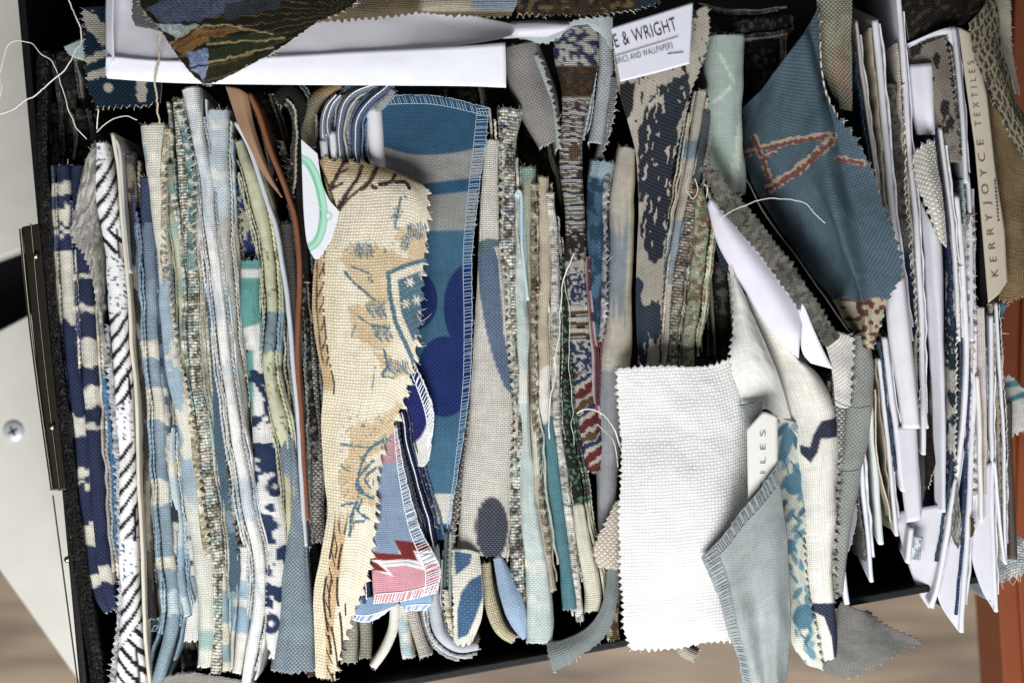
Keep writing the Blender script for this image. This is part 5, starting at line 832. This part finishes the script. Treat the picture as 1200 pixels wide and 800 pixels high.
sheet('blue grey speckled scrap on the small white slip', [[(1069, 626, -4), (1068, 655, -4)], [(1080, 628, -2), (1078, 655, -2)]], patches(['#8b9a9f', '#c9cccb'], 6, 5, 2), LINEN, fray='br', group='fabric swatches mounted between the cards')
sheet('green grey speckled wedge between the pointed card tips', [[(1112, 622, 0), (1120, 640, 0), (1127, 650, 0)], [(1122, 560, 4), (1126, 610, 4), (1128, 648, 2)]], dashes('#9a9c94', ['#4d5650', '#d0cfc8'], 7, 2), FELT, group='fabric swatches mounted between the cards')
sheet('brown frayed tuft beside the silver edged card', [[(1136, 605, 4), (1136, 630, 4)], [(1142, 607, 4), (1140, 628, 2)]], solid('#6d5334', .15), FELT, fray='rb', group='fabric swatches mounted between the cards')
edge('silky lilac ruffle beside the tapering grey green linen', [(1003, 590, 2), (1002, 620, 2), (996, 640, 1), (988, 660, 0)], -9, solid('#9a9aa8'), FINE, pink='', fray='l', group='fabric swatches mounted between the cards')
rc('two ply white card foot below the lilac ruffle', [(984, 620, 3), (988, 660, 2), (993, 708, 0)], 3.6, '#dfdfea', D=120)
rc('slim white card foot beside the two ply one', [(981, 640, 4), (983, 696, 2)], 1.8, '#dfdfe6', D=60)
# upper cards and fabrics
def garden(x, y, u, v): o = np.tile(C('#8c8274'), (len(x), 1)); return lerp(o, sstep(.56, .6, fbm(x/9, y/18, 61))*(1-sstep(150, 190, y)), '#2e2a2a')
sheet('taupe swatch with black painted spikes and a pale frayed edge', [[(1058, 58, -10), (1070, 90, -8), (1090, 140, -8), (1108, 190, -10)], [(1085, 50, 10), (1092, 90, 10), (1106, 140, 8), (1116, 190, 4)], [(1108, 41, 14), (1116, 90, 14), (1122, 140, 12), (1126, 190, 6)]], garden, LINEN, pink='r', fray='rt', group='fabric swatches mounted between the cards', du=1.7)
cardsheet('curved grey white card backing the taupe spike swatch', [[(1062, 52, 0), (1085, 42, 8), (1105, 34, 12), (1118, 32, 12)], [(1066, 60, -14), (1090, 52, -6), (1108, 46, 4), (1120, 60, 6)]], '#bdbcc2')
rc('grey white tall card beside the maker label card with brown letters', [(1119, 32, 14), (1125, 90, 14), (1130, 150, 12), (1134, 215, 8)], 3, '#c9c9d0')
sheet('black brown embroidered cloth in the dark upper corner', [[(1052, -10, 0), (1060, 20, 0), (1064, 48, -6)], [(1100, -10, 0), (1105, 10, 0), (1108, 36, -4)], [(1150, -10, 0), (1150, 8, 0), (1130, 28, -4)]], dashes('#2a231a', ['#5d5036', '#15120e'], 20, 4), FELT)
kj = sheet('long cream maker card with brown spaced capitals reading upwards', [[(1123, 32, 50), (1132, 100, 50), (1142, 170, 50), (1151, 270, 50), (1158, 355, 50)], [(1132, 36, 51), (1146, 110, 51), (1155, 190, 51), (1165, 270, 51), (1170, 345, 51)], [(1140, 40, 50), (1156, 110, 50), (1166, 200, 50), (1177, 270, 50), (1180, 330, 50)]], solid('#b4aa99', .01), PAPER, rim=False, wr=0, lin=True, thick=2.4, du=3, group='cards and paper labels among the swatches', name='paper_label', cat='label')
BINK = simple('brown_ink', '#5d483a', .6)
text(kj, 'KERRY', (1170, 325), (1162, 251), 52, 8.2, BINK, 2.0); text(kj, 'JOYCE', (1160, 240), (1152, 164), 52, 8.2, BINK, 2.0); text(kj, 'TEXTILES', (1150, 148), (1141, 72), 52, 7.6, BINK, 2.0)
for k in range(3):
    g = np.random.default_rng(k)
    for yy in np.arange(212 + (0, 18, 34)[k], (262, 300, 312)[k], 4.2): bar(kj, (1164.5 + k*3.2 + (yy-212)*.09, yy), (1166.5 + k*3.2 + (yy-212)*.09 + g.uniform(0, .8), yy + g.uniform(-.6, .6)), 52, 1.6) if k == 0 else None
def bricks(x, y, u, v):
    u = u + (vn(x/6, y/6, 3)-.5)*9; v = v + (vn(x/6, y/6, 4)-.5)*7; o = np.tile(C('#8d8368'), (len(x), 1)); a = (u/13) % 1; r = np.floor(u/13); b = ((v + r*5)/8) % 1; return lerp(o, (np.abs(a-.5) < .36)*(np.abs(b-.5) < .3), '#3f3826')
sheet('olive swatch with dark brick dabs and a pale frayed edge', [[(1136, 28, 60), (1142, 68, 60), (1160, 108, 60), (1180, 150, 60), (1204, 195, 60)], [(1150, 12, 70), (1160, 60, 70), (1176, 105, 70), (1192, 140, 70), (1208, 170, 70)], [(1166, -8, 60), (1176, 50, 60), (1186, 90, 60), (1194, 120, 60), (1206, 140, 60)]], bricks, LINEN, pink='', fray='l', du=1.6, fl=4)
sheet('khaki cotton swatch folded behind the long cream maker card', [[(1156, 100, 30), (1166, 200, 30), (1172, 290, 30), (1172, 352, 26)], [(1172, 130, 44), (1186, 210, 44), (1192, 290, 42), (1184, 352, 32)], [(1190, 150, 40), (1212, 220, 40), (1212, 300, 40), (1206, 340, 30)]], solid('#94794c', .1), FELT, pink='b', fray='b', wr=1.6)
sheet('pale cream cloth strip against the terracotta board', [[(1160, -10, 40), (1176, 60, 36), (1190, 110, 30)], [(1180, -10, 30), (1187, 60, 28), (1196, 110, 24)]], solid('#b7ac98'), FINE, fray='r')
def tealst(x, y, u, v): o = np.tile(C('#cfccc4'), (len(x), 1)); o = lerp(o, pad(x, y, [(1178, 448), (1192, 444), (1200, 452), (1178, 454)]), '#4b9aa2'); return lerp(o, pad(x, y, [(1177, 468), (1205, 456), (1205, 464), (1180, 472)]), '#4b9aa2')
sheet('white swatch with teal dashes jutting out past the cards', [[(1174, 438, -30), (1176, 475, -30), (1178, 512, -30)], [(1190, 444, -24), (1192, 475, -24), (1190, 508, -26)], [(1215, 470, -30), (1218, 482, -30), (1215, 490, -30)]], tealst, LINEN, pink='tbl', fray='tb', amp=3.4, per=9, du=1.6)
sheet('small teal blue corner peeping below the long cream maker card', [[(1166, 352, 0), (1168, 380, -4)], [(1182, 358, 0), (1172, 378, -4)]], solid('#4d7f92'), LINEN, fray='rb')
sheet('white looped fringe corner jutting out low past the cards', [[(1166, 640, -40), (1168, 670, -40), (1170, 684, -40)], [(1190, 628, -34), (1190, 655, -34), (1188, 676, -36)], [(1212, 640, -40), (1214, 655, -40), (1210, 668, -40)]], patches(['#cfccc0', '#9db3bd'], 7, 5, 3), BEAD, pink='bt', fray='btr', amp=3.5, fl=10)

# loose threads
thread('long pale thread looping out over the white bench', [(-8, 137, 20), (30, 118, 26), (60, 95, 30), (83, 72, 30), (94, 42, 26), (90, 20, 26), (82, 0, 26)], 1.3)
thread('thin pale thread arching from the bench to the rope print', [(0, 118, 18), (3, 70, 24), (14, 48, 28), (40, 55, 30), (66, 82, 30), (78, 116, 26), (84, 140, 20), (103, 164, 12)], .9)
thread('short pale thread arching over the rope print head', [(114, 156, 10), (125, 144, 14), (145, 137, 16), (162, 139, 12)], .9)
thread('short upright thread under the dark teal leaf swatch', [(114, 152, 8), (116, 138, 14), (117, 128, 20)], 1.1)
thread('thick twisted yarn dangling from the feather tapestry', [(188, 40, 62), (187, 60, 60), (184, 80, 57), (183, 100, 50), (186, 125, 24), (188, 146, 12)], 1.9, simple('beige_yarn', '#b3a88f', .9, 1800, .4, .6))
thread('fine white thread arching across the teal linen', [(838, 262, 30), (860, 246, 40), (890, 236, 48), (920, 232, 52), (945, 240, 56), (968, 262, 58)], .8)
thread('fuzzy white thread bridging folk pattern and white linen', [(674, 482, 12), (690, 478, 18), (706, 484, 22), (718, 500, 26), (726, 524, 26)], 1.3)
thread('second fuzzy white thread just below the bridging one', [(701, 498, 12), (713, 508, 20), (720, 520, 24), (725, 545, 26)], .9)
thread('white string running down beside the folk pattern', [(673, 298, 14), (664, 312, 12), (658, 335, 10), (655, 380, 10), (650, 430, 10), (645, 485, 8), (646, 520, 4)], 1.3)
thread('dark thread curving over the grey green checked linen', [(978, 470, 20), (990, 474, 24), (1005, 478, 26), (1020, 476, 22)], .7, simple('dark_thread', '#2b2c30', .9))
thread('second dark thread on the tapering grey green linen', [(980, 545, 14), (985, 550, 20), (996, 552, 24), (1006, 550, 18)], .7, simple('dark_thread_b', '#2b2c30', .9))
thread('curled thread at the head of the pale green felted swatch', [(806, 205, 10), (805, 220, 14), (812, 232, 16), (818, 222, 18), (813, 208, 18)], .8)
thread('short stray thread beside the curled one', [(829, 232, 14), (830, 220, 18), (826, 216, 20)], .8)
thread('hair thin thread between the dark green and folk pattern swatches', [(662, 330, 4), (668, 370, 4), (668, 430, 4), (672, 520, 3)], .6)
